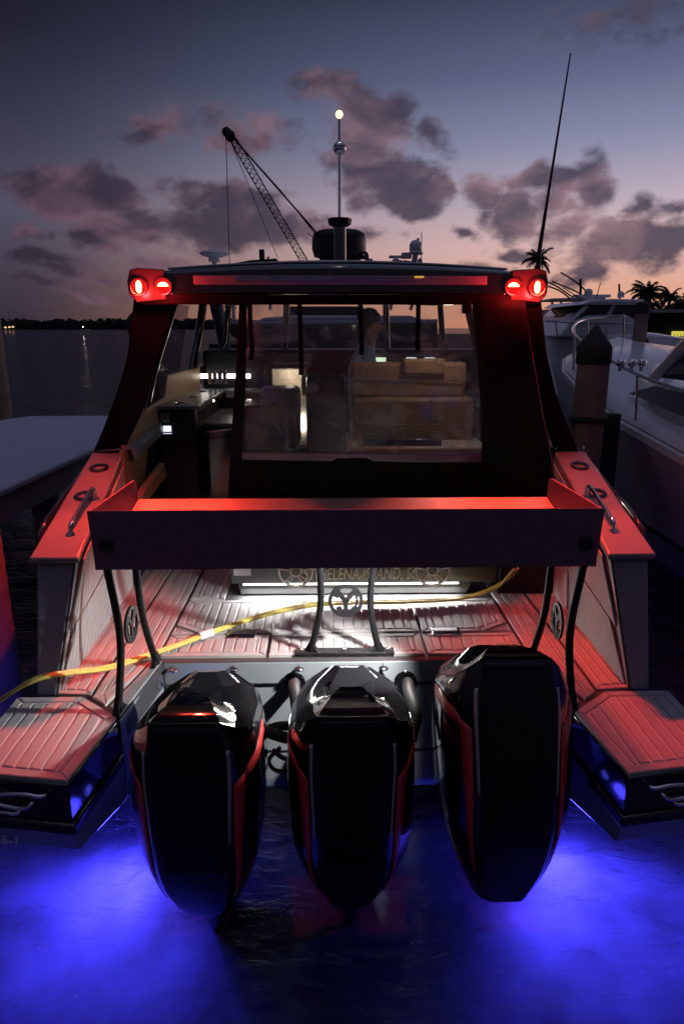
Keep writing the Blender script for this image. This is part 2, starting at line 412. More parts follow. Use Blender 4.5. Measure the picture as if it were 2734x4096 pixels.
# hull shell
rings = []
for (Y, xs, zg, zc, zk) in [(3.46,1.60,1.46,.25,-.5),(3.6,1.61,1.50,.22,-.5),(4.5,1.63,1.68,.25,-.5),(6,1.64,1.78,.3,-.5),(8,1.5,1.88,.45,-.5),(9.6,1.05,1.98,.7,-.5),(11,.45,2.05,1.0,-.3),(11.6,.06,2.08,1.2,.4)]:
    k = xs/1.6
    rings.append([(-xs,Y,zg),(-xs-.01*k,Y,.8),(-xs+.10*k,Y,zc),(-xs+.3*k,Y,-.05*k),(0,Y,zk),(xs-.3*k,Y,-.05*k),(xs-.10*k,Y,zc),(xs+.01*k,Y,.8),(xs,Y,zg)])
hull = MB().loft(rings, False, False).build('hull', M['navy'], boat, smooth=50, solid=.02)
# fore part closes the bow : foredeck and bulwark
fd = MB()
fr_ = [(4.55,1.62,1.70),(6,1.63,1.79),(8,1.49,1.89),(9.6,1.04,1.99),(11,.44,2.06),(11.6,.05,2.09)]
fd.loft([[(-x,y,z),(-x*.86,y,z+.02),(-x*.85,y,z-.06)] for y,x,z in fr_[:3]], False, False)
fd.loft([[(x,y,z),(x*.86,y,z+.02),(x*.85,y,z-.06)] for y,x,z in fr_[:3]], False, False)
fd.loft([[(-x,y,z),(-x*.5,y,z+.06),(x*.5,y,z+.06),(x,y,z)] for y,x,z in fr_[2:]], False, False)
fd.build('foredeck', M['grey_hull'], boat, smooth=40, solid=.015)
# sole and swim platforms
sole = MB()
sole.flat([(-1.46,5.6),(-1.46,3.06),(-1.34,3.02),(-1.06,2.84),(-.985,3.40),(.985,3.40),(1.06,2.84),(1.34,3.02),(1.46,3.06),(1.46,5.6)], .60, .735)
sole.flat([(-1.46,8.2),(-1.46,5.603),(1.46,5.603),(1.46,8.2)], .60, .735)
sole.build('deck', M['deck_base'], boat)
# transom face and side cheeks of the motor well
tr = MB()
tr.hexa([(-.985,3.40,.60),(.985,3.40,.60),(.985,3.52,.60),(-.985,3.52,.60),(-.985,3.398,.733),(.985,3.398,.733),(.985,3.52,.733),(-.985,3.52,.733)])
tr.hexa([(-.99,3.385,-.05),(.99,3.385,-.05),(.99,3.52,-.05),(-.99,3.52,-.05),(-.985,3.415,.598),(.985,3.415,.598),(.985,3.52,.598),(-.985,3.52,.598)])
for sx in (-1, 1): tr.hexa([(sx*x,y,z) for x,y,z in [(.99,3.41,-.03),(1.45,3.41,-.03),(1.45,3.52,-.03),(.99,3.52,-.03),(.99,3.425,.598),(1.58,3.425,.598),(1.58,3.52,.598),(.99,3.52,.598)]])
transom = tr.build('transom', M['grey_hull'], boat, bevel=.006)
for sx in (-1, 1):
    ck = MB(); ck.hexa([(sx*x,y,z) for x,y,z in [(1.0,3.42,.30),(1.055,2.86,.30),(1.20,2.86,.30),(1.20,3.42,.30),(.987,3.40,.733),(1.058,2.842,.733),(1.2,2.93,.733),(1.2,3.40,.733)]])
    ck.build('well_cheek', M['grey_hull'], boat, bevel=.006)
# shallow seam line low on the transom, bolts, thumb cleats, hose flanges
sm = MB().box(-.98,.98,3.391,3.397,.18,.186); sm.build('seam', M['rubber'], transom)
for px in (700, 937, 1196, 1530):
    p = bY(px, 2660, 3.40); k = MB()
    k.tube([(p.x,3.405,.712),(p.x,3.36,.712)], .010, 8); k.sphere((p.x,3.355,.712), .017, 8, (1.7,1.2,.7))
    k.build('thumb_cleat', M['chrome'], transom, smooth=50)
for px, py in ((1175, 2730), (1622, 2730)):
    p = bY(px, py, 3.39); k = MB()
    k.lathe([(.066,0),(.066,.012),(.06,.018),(.028,.018)], (p.x,3.415,p.z), 28, (0,-1,0))
    fl = k.build('hose_flange', M['gloss_black'], transom, smooth=40)
    for a in (.6, 1.57, 2.6, 3.7, 5.6):
        MB().sphere((p.x+.055*math.cos(a), 3.392, p.z+.055*math.sin(a)), .006, 5).build('flange_screw', M['chrome'], transom)
def corrugated(path, r, pitch=.012):
    pts = spline(path, 10); L = [0]
    for a, b in zip(pts, pts[1:]): L.append(L[-1]+(b-a).length)
    out, rad = [], []; d = 0; i = 0
    while d < L[-1]:
        while L[i+1] < d: i += 1
        t = (d-L[i])/max(1e-6, L[i+1]-L[i]); out.append(pts[i].lerp(pts[i+1], t)); rad.append(r*(1.0 if len(out) % 2 else .82)); d += pitch/2
    return out, rad
for path, r in [([bY(1175,2730,3.40),bY(1180,2770,3.2),bY(1205,2900,2.95),bY(1260,2960,2.85)], .034),
                ([bY(1630,2730,3.40),bY(1635,2770,3.2),bY(1660,2860,2.95),bY(1640,2960,2.85)], .034),
                ([bY(1000,2925,2.85),bY(1060,2925,2.85),bY(1120,2945,2.86),bY(1200,2965,2.85)], .030),
                ([bY(1000,2965,2.88),bY(1060,2925,2.95),bY(1120,2905,2.98),bY(1200,2905,2.98)], .026)]:
    a, b = corrugated(path, r); MB().tube(a, b, 12).build('ribbed_hose', M['rubber'], boat, smooth=60)
for path, r in [([bY(1120,2990,3.0),bY(1075,3040,3.0),bY(1100,3080,3.0),bY(1150,3080,3.0),bY(1200,3040,3.0)], .011),
                ([bY(1090,3000,3.05),bY(1130,3030,3.05),bY(1190,3050,3.05)], .013)]:
    MB().tube(spline(path, 8), r, 8).build('cable', M['rubber'], boat, smooth=60)
k = MB().box(.985*-1+.0,-.97,3.1,3.2,.1,.2)
# oval filler on the left cheek
for sx in (-1,):
    p = Vector((-.995, 3.33, .66)); k = MB(); k.lathe([(.035,0),(.035,.008),(.026,.012),(.0,.012)], p, 24, (1,-.13,0))
    k.v = [Vector((q.x, q.y, p.z+(q.z-p.z)*1.25)) for q in k.v]; k.build('filler_cap', M['chrome'], boat, smooth=40)

# swim platforms
def clip(poly, a, b, c):
    """keep a*x+b*y<=c"""
    out = []
    for i in range(len(poly)):
        p, q = poly[i], poly[(i+1) % len(poly)]
        dp, dq = a*p[0]+b*p[1]-c, a*q[0]+b*q[1]-c
        if dp <= 0: out.append(p)
        if dp*dq < 0:
            t = dp/(dp-dq); out.append((p[0]+(q[0]-p[0])*t, p[1]+(q[1]-p[1])*t))
    return out
def area(poly): return sum(p[0]*q[1]-q[0]*p[1] for p, q in zip(poly, poly[1:]+poly[:1]))/2
def inset(poly, d):
    if area(poly) < 0: poly = poly[::-1]
    out = poly[:]
    for p, q in zip(poly, poly[1:]+poly[:1]):
        ex, ey = q[0]-p[0], q[1]-p[1]; l = math.hypot(ex, ey); nx, ny = ey/l, -ex/l
        out = clip(out, nx, ny, nx*p[0]+ny*p[1]-d)
    return out
def shrink_box(mb, poly, z0, z1, ch=.004):
    top = inset(poly, ch)
    if area(poly) < 0: poly = poly[::-1]
    if len(top) == len(poly):
        n = len(poly)
        # match starting vertex
        k = min(range(n), key=lambda i: (top[i][0]-poly[0][0])**2+(top[i][1]-poly[0][1])**2); top = top[k:]+top[:k]
        mb.loft([[(x,y,z0) for x,y in poly], [(x,y,z1-ch) for x,y in poly], [(x,y,z1) for x,y in top]])
    else: mb.flat(poly, z0, z1)
def pad(poly, z, border=.055, pitch=.075, gap=.009, along='y', ang=0.0, name='deck_pad', parent=None, up=None):
    """foam pad: pale core, bordered and planked on top"""
    if area(poly) < 0: poly = poly[::-1]
    core = MB(); core.flat(inset(poly, .006), z, z+.010)
    c = core
    o = core.build(name, M['foam_under'], parent or boat)
    top = MB(); n = len(poly); inn = inset(poly, border)
    outl = inset(poly, .002)
    if len(inn) == n and len(outl) == n:
        def al(q): 
            k = min(range(n), key=lambda i: (q[i][0]-poly[0][0])**2+(q[i][1]-poly[0][1])**2); return q[k:]+q[:k]
        inn2, outl = al(inn), al(outl)
        for i in range(n):
            j = (i+1) % n
            piece = [outl[i], outl[j], inn2[j], inn2[i]]
            piece = inset(piece, .0022)
            if len(piece) >= 3: shrink_box(top, piece, z+.0098, z+.017)
    else: inn2 = inn
    field = inset(inn2, gap*.8)
    dx, dy = (math.cos(ang), math.sin(ang))
    vals = [dx*x+dy*y for x, y in field]; a = math.floor(min(vals)/pitch)*pitch
    while a < max(vals):
        q = clip(clip(field, dx, dy, a+pitch-gap/2), -dx, -dy, -(a+gap/2))
        if len(q) >= 3 and abs(area(q)) > 2e-4: shrink_box(top, q, z+.0098, z+.017)
        a += pitch
    top.build('deck_planks', M['foam'], o, smooth=20)
    return o
ZD = .735
for sx in (-1, 1):
    mir = lambda pts: [(sx*x, y) for x, y in pts]
    box_ = MB()
    po = [(-1.615,3.035),(-1.29,3.035),(-1.065,2.845),(-1.128,2.37),(-1.615,2.45)]
    box_.flat(mir(po), .56, ZD)
    plat = box_.build('swim_platform', M['gloss_black'], boat, bevel=.008)
    rub = MB(); rub.flat(mir([(-1.63,3.035),(-1.05,2.84),(-1.113,2.352),(-1.63,2.434)]), .505, .558); rub.build('rub_rail', M['steel'] if False else M['gloss_black'], plat, bevel=.01)
    low = MB(); low.hexa([(sx*x,y,z) for x,y,z in [(-1.6,3.03,.30),(-1.06,2.84,.30),(-1.122,2.40,.40),(-1.6,2.47,.40),(-1.62,3.035,.503),(-1.058,2.845,.503),(-1.12,2.36,.503),(-1.62,2.44,.503)]])
    low.build('platform_base', M['grey_hull'], plat, bevel=.006)
    pad(mir([(-1.612,3.03),(-1.288,3.03),(-1.07,2.845),(-1.130,2.375),(-1.612,2.452)]), ZD, .05, .060, parent=plat, name='platform_pad')
    # grab handles on the aft face
    for (x0, x1, zz, sag) in [(-1.60,-1.22,.69,.012),(-1.60,-1.28,.645,-.012),(-1.60,-1.34,.60,.006)]:
        yy = lambda x: 2.37+(abs(x)-1.128)*.165-.035
        pts = [(sx*x0, yy(x0), zz)] + [(sx*(x0+(x1-x0)*t), yy(x0+(x1-x0)*t), zz-sag*math.sin(t*6)) for t in (.2,.4,.6,.8,.93)] + [(sx*x1, yy(x1)+.01, zz+.006), (sx*(x1+.005), yy(x1)+.045, zz+.004)]
        MB().tube(spline(pts, 5), .0085, 8).build('grab_handle', M['chrome'], plat, smooth=60)
    # side deck pads
    pad(mir([(-1.455,3.06),(-1.255,3.045),(-1.255,4.95),(-1.455,4.95)]), ZD, .04, .05)
    pad(mir([(-1.245,3.02),(-1.145,2.935),(-1.04,3.41),(-1.025,3.47),(-1.025,4.95),(-1.245,4.95)]), ZD, .045, .062)
# aft pads and the big hatch
pad([(-1.015,3.445),(-.43,3.445),(-.43,3.715),(-1.015,3.715)], ZD, .045, .062)
pad([(-.42,3.445),(.455,3.445),(.455,3.715),(-.42,3.715)], ZD, .045, .062)
for sx in (-1, 1): pad([(sx*1.015,3.725),(sx*.845,3.725),(sx*1.015,3.846)], ZD, .02, .05)
pad([(1.015,3.445),(.465,3.445),(.465,3.715),(1.015,3.715)], ZD, .045, .062)
pad([(-1.01,3.855),(-.835,3.73),(-.43,3.73),(-.43,4.245),(-1.01,4.245)], ZD, .045, .06)
pad([(-1.01,4.255),(-.775,4.255),(-.775,4.95),(-1.01,4.95)], ZD, .04, .055)
pad([(-.42,3.73),(.46,3.73),(.46,4.245),(-.42,4.245)], ZD, .045, .062)
pad([(1.01,3.855),(.835,3.73),(.47,3.73),(.47,4.245),(1.01,4.245)], ZD, .045, .062)
for px, py in ((965, 2537), (1783, 2527)):
    p = bZ(px, py, .75); k = MB().box(p.x-.085,p.x+.085,p.y-.055,p.y+.055,.735,.756); lt = k.build('hatch_latch', M['chrome'], boat, bevel=.004)
    MB().box(p.x-.07,p.x+.07,p.y-.002,p.y+.042,.7562,.759).build('latch_pull', M['steel'], lt, bevel=.003)
# registration lettering on the left platform
text_mesh('registration_text', 'A6-1', M['letter'], boat, (-1.43, 2.412, .425), (1, -.165, 0), (0, .15, 1), .055, 1.2)

# gunwale wings
for sx in (-1, 1):
    V = lambda x, y, z: (sx*x, y, z)
    wg = MB()
    wg.hexa([V(1.53,3.055,.735),V(1.425,3.055,.735),V(1.455,4.55,.735),V(1.60,4.55,.735),V(1.50,3.175,1.39),V(1.315,3.175,1.39),V(1.445,4.55,1.66),V(1.60,4.55,1.66)])
    wing = wg.build('gunwale_wing', M['pillar'], boat, bevel=.012)
    tp = MB(); tp.hexa([V(1.525,3.155,1.393),V(1.288,3.155,1.393),V(1.436,4.50,1.663),V(1.642,4.50,1.663),V(1.525,3.15,1.428),V(1.288,3.15,1.428),V(1.436,4.50,1.70),V(1.642,4.50,1.70)])
    cap = tp.build('coaming_top', M['coaming'], wing, bevel=.012, segs=3)
    # inner lining: planked foam aft, pale panel forward
    def face(y, t, off=.004):
        b = Vector((1.425+(y-3.055)*.02, y, .735)); zt = 1.39+(y-3.175)*.196; tt = Vector((1.315+(y-3.175)*.0945, y, zt))
        p = b.lerp(tt, t); return Vector((sx*(p.x-off), p.y+ (.11*(1-(y-3.055)/1.5))*t, p.z))
    ln = MB()
    def patch(mb, y0, y1, t0, t1, y0t=None, y1t=None, o0=.001, o1=.010):
        y0t = y0 if y0t is None else y0t; y1t = y1 if y1t is None else y1t
        mb.hexa([face(y0,t0,o0),face(y1,t0,o0),face(y1t,t1,o0),face(y0t,t1,o0),face(y0,t0,o1),face(y1,t0,o1),face(y1t,t1,o1),face(y0t,t1,o1)])
    # diagonal planks
    nb = 11
    for half in (0, 1):
        t0, t1 = (.02, .47) if half == 0 else (.49, .97)
        for i in range(nb):
            a = 3.09+i*.075; patch(ln, a, a+.069, t0, t1, a+.10, a+.169)
    ln.build('side_planks', M['foam'], wing)
    wp = MB(); patch(wp, 4.03, 4.5, .02, .97, None, None, .001, .008); wp.build('side_panel', M['white'], wing)
    # cup holders, rod holders and grab rail on the top
    for t in (.80, .50):
        y = 3.16+1.34*t; z = 1.43+.27*t; x = (1.288+.148*t+1.525+.117*t)/2
        k = MB(); nrm = (0, -.2, 1)
        k.lathe([(.058,0),(.060,.012),(.052,.018),(.040,.014),(.038,.004),(.036,-.02)], (sx*x,y,z-.002), 28, nrm)
        cu = k.build('cup_holder', M['gloss_black'], cap, smooth=40)
    def tz(y): return 1.428+(y-3.15)*.2015
    yA, yB = 3.80, 3.38; xA, xB = 1.405, 1.40
    path = [(sx*xA,yA,tz(yA)),(sx*xA,yA-.01,tz(yA)+.05),(sx*xA,yA-.05,tz(yA)+.065),(sx*(xA+xB)/2,(yA+yB)/2,tz((yA+yB)/2)+.065),(sx*xB,yB+.06,tz(yB)+.065),(sx*xB,yB+.012,tz(yB)+.045),(sx*xB,yB,tz(yB))]
    gr = MB().tube(spline(path, 6), .012, 10)
    for (x, y) in ((xA, yA), (xB, yB)): gr.lathe([(.022,0),(.020,.008),(.012,.010)], (sx*x,y,tz(y)), 16)
    gr.build('grab_rail', M['chrome'], cap, smooth=50)
    for xx in (1.44, 1.63): MB().sphere((sx*xx,4.50,1.72),.012,6).build('canvas_stud', M['chrome'], cap)
    pi = MB().tube([V(1.312,3.17,1.40),V(1.425,3.048,.74)], .006, 6); pi.build('edge_trim', M['rubber'], wing)

# stern bulkhead with lettering, wheel emblems and light strip
bh = MB(); Yb = 4.27
bh.hexa([(-.74,Yb+.06,.83),(1.06,Yb+.06,.83),(1.06,Yb+.25,.83),(-.74,Yb+.25,.83),(-.74,Yb+.0,1.38),(1.06,Yb+.0,1.38),(1.06,Yb+.25,1.38),(-.74,Yb+.25,1.38)])
bulk = bh.build('stern_bulkhead', M['bulk'], boat, bevel=.01)
MB().box(1.065,1.455,Yb+.05,Yb+.25,.74,1.38).build('stern_locker', M['panel_black'], boat, bevel=.01)
MB().hexa([(-.68,Yb+.085,.745),(.86,Yb+.085,.745),(.86,Yb+.24,.745),(-.68,Yb+.24,.745),(-.70,Yb+.10,.829),(.90,Yb+.10,.829),(.90,Yb+.24,.829),(-.70,Yb+.24,.829)]).build('toe_kick', M['bulk'], bulk, bevel=.004)
MB().box(-.66,.80,Yb+.072,Yb+.09,.816,.829).build('light_strip', M['white_led'], bulk)
fy = lambda z: Yb+.06-(z-.83)*.109
ey_ = Vector((0,-.109,1)).normalized()
text_mesh('port_lettering', 'ST HELENA ISLAND, SC', M['letter'], bulk, (.135, fy(.862)-.004, .862), (1,0,0), ey_, .125, .60, .18)
for px in (1183, 1730):
    p = bY(px, 2300, Yb+.04); c = Vector((p.x, fy(.925)-.006, .925)); ez = Vector((1,0,0)).cross(ey_)
    k = MB(); k.ring(c,.105,.118,0,2*math.pi,.006,(1,0,0),ey_,ez,48); k.ring(c,.030,.042,0,2*math.pi,.006,(1,0,0),ey_,ez,24)
    for i in range(5):
        a = R(90+72*i)
        for da in (-.16, .16):
            a1 = a+da; a2 = a+da*.9; u1 = Vector((1,0,0))*math.cos(a1)+ey_*math.sin(a1); u2 = Vector((1,0,0))*math.cos(a2)+ey_*math.sin(a2)
            k.tube([c+u1*.038, c+u2*.107], .005, 6)
        k.ring(c,.088,.096,a-.2,a+.2,.006,(1,0,0),ey_,ez,8)
    k.build('wheel_emblem', M['letter'], bulk)
MB().box(-.715,-.60,Yb+.035,Yb+.044,.90,1.0).build('notice_label', M['roofwhite'], bulk)

# tray on three bowed supports
ty0, ty1 = 2.80, 3.50
tray_o = MB()
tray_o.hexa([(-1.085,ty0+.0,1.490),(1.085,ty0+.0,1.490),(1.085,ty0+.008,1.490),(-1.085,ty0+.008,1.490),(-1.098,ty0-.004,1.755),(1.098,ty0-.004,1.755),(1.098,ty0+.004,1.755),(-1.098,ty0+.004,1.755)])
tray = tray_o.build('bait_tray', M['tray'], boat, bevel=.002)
for sx in (-1, 1):
    pts = [(ty0+.01,1.485),(ty0+.006,1.752),(ty1-.02,1.738),(ty1+.005,1.725),(ty1+.01,1.70),(ty1+.012,1.62),(ty1+.0,1.56)]
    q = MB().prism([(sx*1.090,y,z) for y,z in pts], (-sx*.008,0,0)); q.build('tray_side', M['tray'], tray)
MB().hexa([(-1.078,ty0+.02,1.484),(1.078,ty0+.02,1.484),(1.078,ty1,1.624),(-1.078,ty1,1.624),(-1.078,ty0+.02,1.492),(1.078,ty0+.02,1.492),(1.078,ty1,1.632),(-1.078,ty1,1.632)]).build('tray_floor', M['tray_in'], tray, bevel=.003)
for sx in (-1, 1):
    MB().lathe([(.032,0),(.034,.006),(.024,.012),(.022,.004)], (sx*1.03, ty0-.003, 1.60), 24, (0,-1,.04)).build('drain_plug', M['rubber'], tray, smooth=40)
def monogram(c, ex, ey, mat_, parent, r=.0925):
    ex, ey = Vector(ex).normalized(), Vector(ey).normalized(); ez = ex.cross(ey); th = .011; c = Vector(c); k = MB()
    k.ring(c, r*.80, r, 0, 2*math.pi, th, ex, ey, ez, 48)
    k.ring(c, r*.60, r*.72, R(-140), R(48), th, ex, ey, ez, 30)
    k.ring(c, r*.72, r*.81, R(-60), R(-30), th, ex, ey, ez, 6); k.ring(c, r*.72, r*.81, R(20), R(48), th, ex, ey, ez, 6)
    k.ring(c, r*.48, r*.81, R(128), R(158), th, ex, ey, ez, 8)
    k.ring(c, r*.50, r*.62, R(-140), R(-118), th, ex, ey, ez, 6)
    def bar(a, b, wd):
        a = c+ex*a[0]*r+ey*a[1]*r; b = c+ex*b[0]*r+ey*b[1]*r; d = (b-a).normalized(); n = ez.cross(d)*wd*r; zz = ez*th*.45
        k.hexa([a-n-zz,a+n-zz,b+n-zz,b-n-zz,a-n+zz,a+n+zz,b+n+zz,b-n+zz])
    bar((0,-.9), (0,.05), .13); bar((0,-.05), (-.42,.52), .13); bar((0,-.05), (.42,.52), .13); bar((-.42,.52), (-.55,.62), .2); bar((.42,.52), (.62,.62), .12)
    return k.build('monogram_disc', mat_, parent)
def support(name, base_a, base_b, mid_a, mid_b, top_a, top_b, disc, ex):
    k = MB().tube(spline([top_a, mid_a, base_a], 10), .0185, 12); s1 = k.build('support_frame', M['powder'], boat, smooth=60)
    MB().tube(spline([top_b, mid_b, base_b], 10), .0185, 12).build('support_tube', M['powder'], s1, smooth=60)
    monogram(disc, ex, (0,0,1), M['powder'], s1)
    for b, md in ((base_a, mid_a), (base_b, mid_b)):
        b = Vector(b); d = (b-Vector(disc)); d.z = 0; d.normalize(); n = Vector((-d.y, d.x, 0))*.012
        MB().prism([b-n+Vector((0,0,.075)), b-n-d*.06, b-n+d*.04], n*2).build('gusset', M['powder'], s1)
    return s1
zb = .752
cs_ = support('c', (-.185,3.47,zb), (.195,3.47,zb), (-.125,3.40,1.09), (.140,3.40,1.09), (-.145,3.22,1.57), (.165,3.22,1.57), (.008,3.40,1.09), (1,0,0))
bp = MB().box(-.27,.28,3.435,3.505,.752,.766); bpo = bp.build('base_plate', M['powder'], cs_, bevel=.004)
for x in (-.235, .005, .25): MB().lathe([(.014,0),(.013,.006),(.0,.009)], (x,3.47,.766), 12).build('bolt', M['steel'], bpo)
for sx in (-1, 1):
    b0, b1 = (sx*1.075,2.885,zb), (sx*1.01,3.36,zb)
    m0, m1 = (sx*1.055,2.945,1.10), (sx*1.035,3.255,1.10)
    s_ = support('s', b0, b1, m0, m1, (sx*1.065,2.88,1.50), (sx*1.06,3.28,1.58), (sx*1.046,3.10,1.10), (sx*.05,-1,0) if sx < 0 else (sx*.05,1,0))
    MB().hexa([(sx*x,y,z) for x,y,z in [(1.06,2.855,.737),(1.13,2.935,.737),(1.035,3.42,.737),(.99,3.40,.737),(1.06,2.855,.752),(1.13,2.935,.752),(1.035,3.42,.752),(.99,3.40,.752)]]).build('base_plate', M['coaming'], s_, bevel=.003)
# lamp under the tray
lf = MB().box(.27,.43,2.95,3.02,1.485,1.516).build('work_lamp', M['powder'], tray, bevel=.004)
MB().box(.28,.42,2.96,3.01,1.480,1.4845).build('lamp_glow', M['white_led'], lf)

# ------------------------------------------------------------------ outboards
def lerp_levels(levels, n):
    out = []
    for i in range(n+1):
        t = i/n*(len(levels)-1); a = min(int(t), len(levels)-2); u = t-a
        g = lambda k: levels[max(0, min(len(levels)-1, k))]
        p0, p1, p2, p3 = g(a-1), g(a), g(a+1), g(a+2)
        out.append(tuple(.5*((2*b)+(c-a_)*u+(2*a_-5*b+4*c-d)*u*u+(3*b-a_-3*c+d)*u**3) for a_, b, c, d in zip(p0, p1, p2, p3)))
    return out
# z, back y, front y, half width, panel half width, chamfer depth, forward slope
LV = [(-.40,.50,.62,.03,.02,.05,0),(-.06,.30,.63,.065,.035,.06,0),(.06,.19,.64,.125,.07,.09,0),(.22,.10,.66,.20,.115,.12,0),(.40,.03,.67,.252,.14,.145,0),(.58,.0,.69,.268,.145,.155,0),
      (.76,-.005,.70,.275,.15,.16,-.03),(.92,.0,.70,.27,.155,.16,-.08),(1.05,.012,.69,.255,.150,.150,-.15),(1.14,.022,.67,.238,.140,.14,-.20)]
CAPL = [(1.154,.07,.65,.205,.118,.13,-.24),(1.158,.15,.61,.160,.085,.11,-.22),(1.152,.24,.54,.09,.045,.09,-.22)]
def ring_pts(lv):
    z, yb, yf, w_, p, ch, sl = lv
    half = [(p*.55,yb-.004),(p,yb),(p+(w_-p)*.50,yb+ch*.34),(w_*.96,yb+ch*.86),(w_,yb+ch+.06),(w_,(yb+yf)/2+.1),(w_*.86,yf-.06),(w_*.45,yf)]
    pts = half + [(-x,y) for x, y in half[::-1]]
    k = .080*min(1, max(0, (z-1.0)/.135))
    return [Vector((x, y, z+sl*(y-yb)-k*max(0, abs(x)-p)/max(.02, w_-p))) for x, y in pts]
def make_motor(loc, tilt=0.0):
    lv = lerp_levels(LV if not tilt else LV[2:], 40); rings = [ring_pts(l) for l in lv]
    piv = Vector((0, .78, .72)); Rm = Matrix.Rotation(-tilt, 3, 'X')
    def X(p):
        p = Vector(p); p = Rm @ (p-piv) + piv
        return p + Vector(loc)
    k = MB().loft([[X(p) for p in r] for r in rings]); cowl = k.build('outboard_motor', M['cowl'], boat, smooth=24)
    capr = [rings[-1]] + [ring_pts(l) for l in lerp_levels([LV[-1]]+CAPL, 8)[1:]]
    c0 = [p + Vector((0,0,.004)) for p in capr[0]]
    MB().loft([[X(p) for p in r] for r in [c0]+capr[1:]]).build('cowling_cap', M['gloss_black'], cowl, smooth=22)
    def surf(u, z, sx, off=.003):
        i = 0
        zs = [l[0] for l in lv]
        while i < len(zs)-2 and zs[i+1] < z: i += 1
        t = (z-zs[i])/(zs[i+1]-zs[i]); a, b = rings[i], rings[i+1]
        j = int(u); f = u-j
        P_ = lambda r, jj: r[jj]
        p = a[j].lerp(a[j+1], f).lerp(b[j].lerp(b[j+1], f), t)
        du = a[j+1]-a[j]; dz = b[j]-a[j]; n = du.cross(dz).normalized()
        if n.x < 0 and j >= 1: n = -n
        if j == 0 and n.y > 0: n = -n
        p = p + n*off
        return X((sx*p.x, p.y, p.z))
    def strip(name, rows, material, sx, off=.003):
        mb = MB(); fr_ = [[surf(u, z, sx, off) for (u, z) in r] for r in rows]
        mb.loft(fr_, False, False); return mb.build(name, material, cowl, smooth=40, solid=.002)
    # inset rear panel (satin)
    rows = []
    for i in range(33):
        zz = 1.128-(1.128-.43)*i/32; edge = .93-.25*max(0, (i-27)/5)**2
        rows.append([surf(u, zz, sg, .003) for sg, u in ((-1,edge),(-1,.5),(-1,.02),(1,.02),(1,.5),(1,edge))])
    MB().loft(rows, False, False).build('rear_panel', M['panel_black'], cowl, smooth=35, solid=.004)
    for sx in (-1, 1):
        rows = []
        for i in range(25):
            t = i/24; zz = 1.03-(1.03-.60)*t; rows.append([(1.04, zz), (1.04+.24-.10*t, zz)])
        strip('trim_strip', rows, M['trim'], sx, .006)
        # red decal: a wedge from the side that bends and runs down the chamfer
        C_ = [(4.6,1.00,.070),(4.0,.985,.066),(3.3,.965,.060),(2.9,.95,.056),(2.45,.93,.052),(2.1,.905,.05)]
        rows = [[(u, z), (u, z-h)] for u, z, h in C_]
        strip('red_stripe', rows, M['redstripe'], sx, .0035)
        rows = []
        for i in range(30):
            t = i/29; zz = .90-(.90-.22)*t; uu = 2.12-.42*t**.8; wd = .62*(1-t)**.8+.08
            rows.append([(uu, zz), (uu-wd, zz-.035*(1-t))])
        strip('red_stripe', rows, M['redstripe'], sx, .0036)
    for sx in (-1, 1):
        rows = [[(0.62, z), (.66, z)] for z in [1.1-.03*i for i in range(22)]]
        strip('panel_seam', rows, M['rubber'], sx, .001)
    # lower apron line and midsection bracket
    br = MB(); br.hexa([X(p) if False else Vector(p)+Vector(loc) for p in [(-.11,.70,.05),(.11,.70,.05),(.11,1.02,.05),(-.11,1.02,.05),(-.11,.68,.70),(.11,.68,.70),(.11,1.02,.70),(-.11,1.02,.70)]])
    br.build('clamp_bracket', M['powder'], cowl, bevel=.02)
    for sx in (-1, 1):
        MB().tube([Vector(loc)+Vector((sx*.16,.66,.62)), Vector(loc)+Vector((sx*.16,.95,.50))], .018, 10).build('steering_ram', M['steel'], cowl, smooth=60)
    return cowl
make_motor((-.645, 2.33, -.125)); make_motor((.01, 2.35, -.115)); make_motor((.665, 2.32, -.09), R(14))

# ------------------------------------------------------------------ hardtop
HC = -.016                       # roof centre line
def arch(y, xs, z1, crown):
    return [Vector((HC+xs*i/12, y, z1+crown*(1-(i/12)**2))) for i in range(-12, 13)]
rings = []
for (y, xs, zb_, zt, cr) in [(3.95,1.128,2.662,2.778,.04),(4.0,1.14,2.655,2.792,.045),(4.6,1.20,2.68,2.83,.065),(5.6,1.30,2.71,2.88,.09),(6.6,1.34,2.74,2.91,.11),(7.6,1.28,2.74,2.90,.10),(8.1,1.2,2.74,2.80,.07)]:
    top = arch(y, xs*.965, zt, cr)
    bot = [Vector((HC+xs*.965*i/12, y, zb_+.018*(1-(i/12)**2))) for i in range(12, -13, -1)]
    rings.append([Vector((HC-xs,y,(zb_+zt)/2))] + top + [Vector((HC+xs,y,(zb_+zt)/2))] + bot)
hard = MB().loft(rings).build('hardtop', M['gloss_black'], boat, bevel=.01, smooth=35)
ft = MB(); rr = []
HT_ = [(3.95,1.128,2.778,.04),(4.0,1.14,2.792,.045),(4.6,1.20,2.83,.065),(5.6,1.30,2.88,.09),(6.6,1.34,2.91,.11),(7.6,1.28,2.90,.10)]
for y in (4.2, 4.6, 5.1, 5.6, 6.1, 6.6, 7.1, 7.5):
    for a, b in zip(HT_, HT_[1:]):
        if a[0] <= y <= b[0]: t = (y-a[0])/(b[0]-a[0]); xs, zt, cr = (a[q]+(b[q]-a[q])*t for q in (1, 2, 3))
    rr.append([Vector((HC+.85*xs*i/8, y, zt+cr*(1-(.85*i/8/.965)**2)+.012)) for i in range(-8, 9)])
ft.loft(rr, False, False)
ft.build('roof_panel', M['white'], hard, smooth=40, solid=.012)
MB().box(HC-1.10,HC+1.10,3.938,3.958,2.622,2.675).build('valance', M['canvas'], hard, bevel=.010)
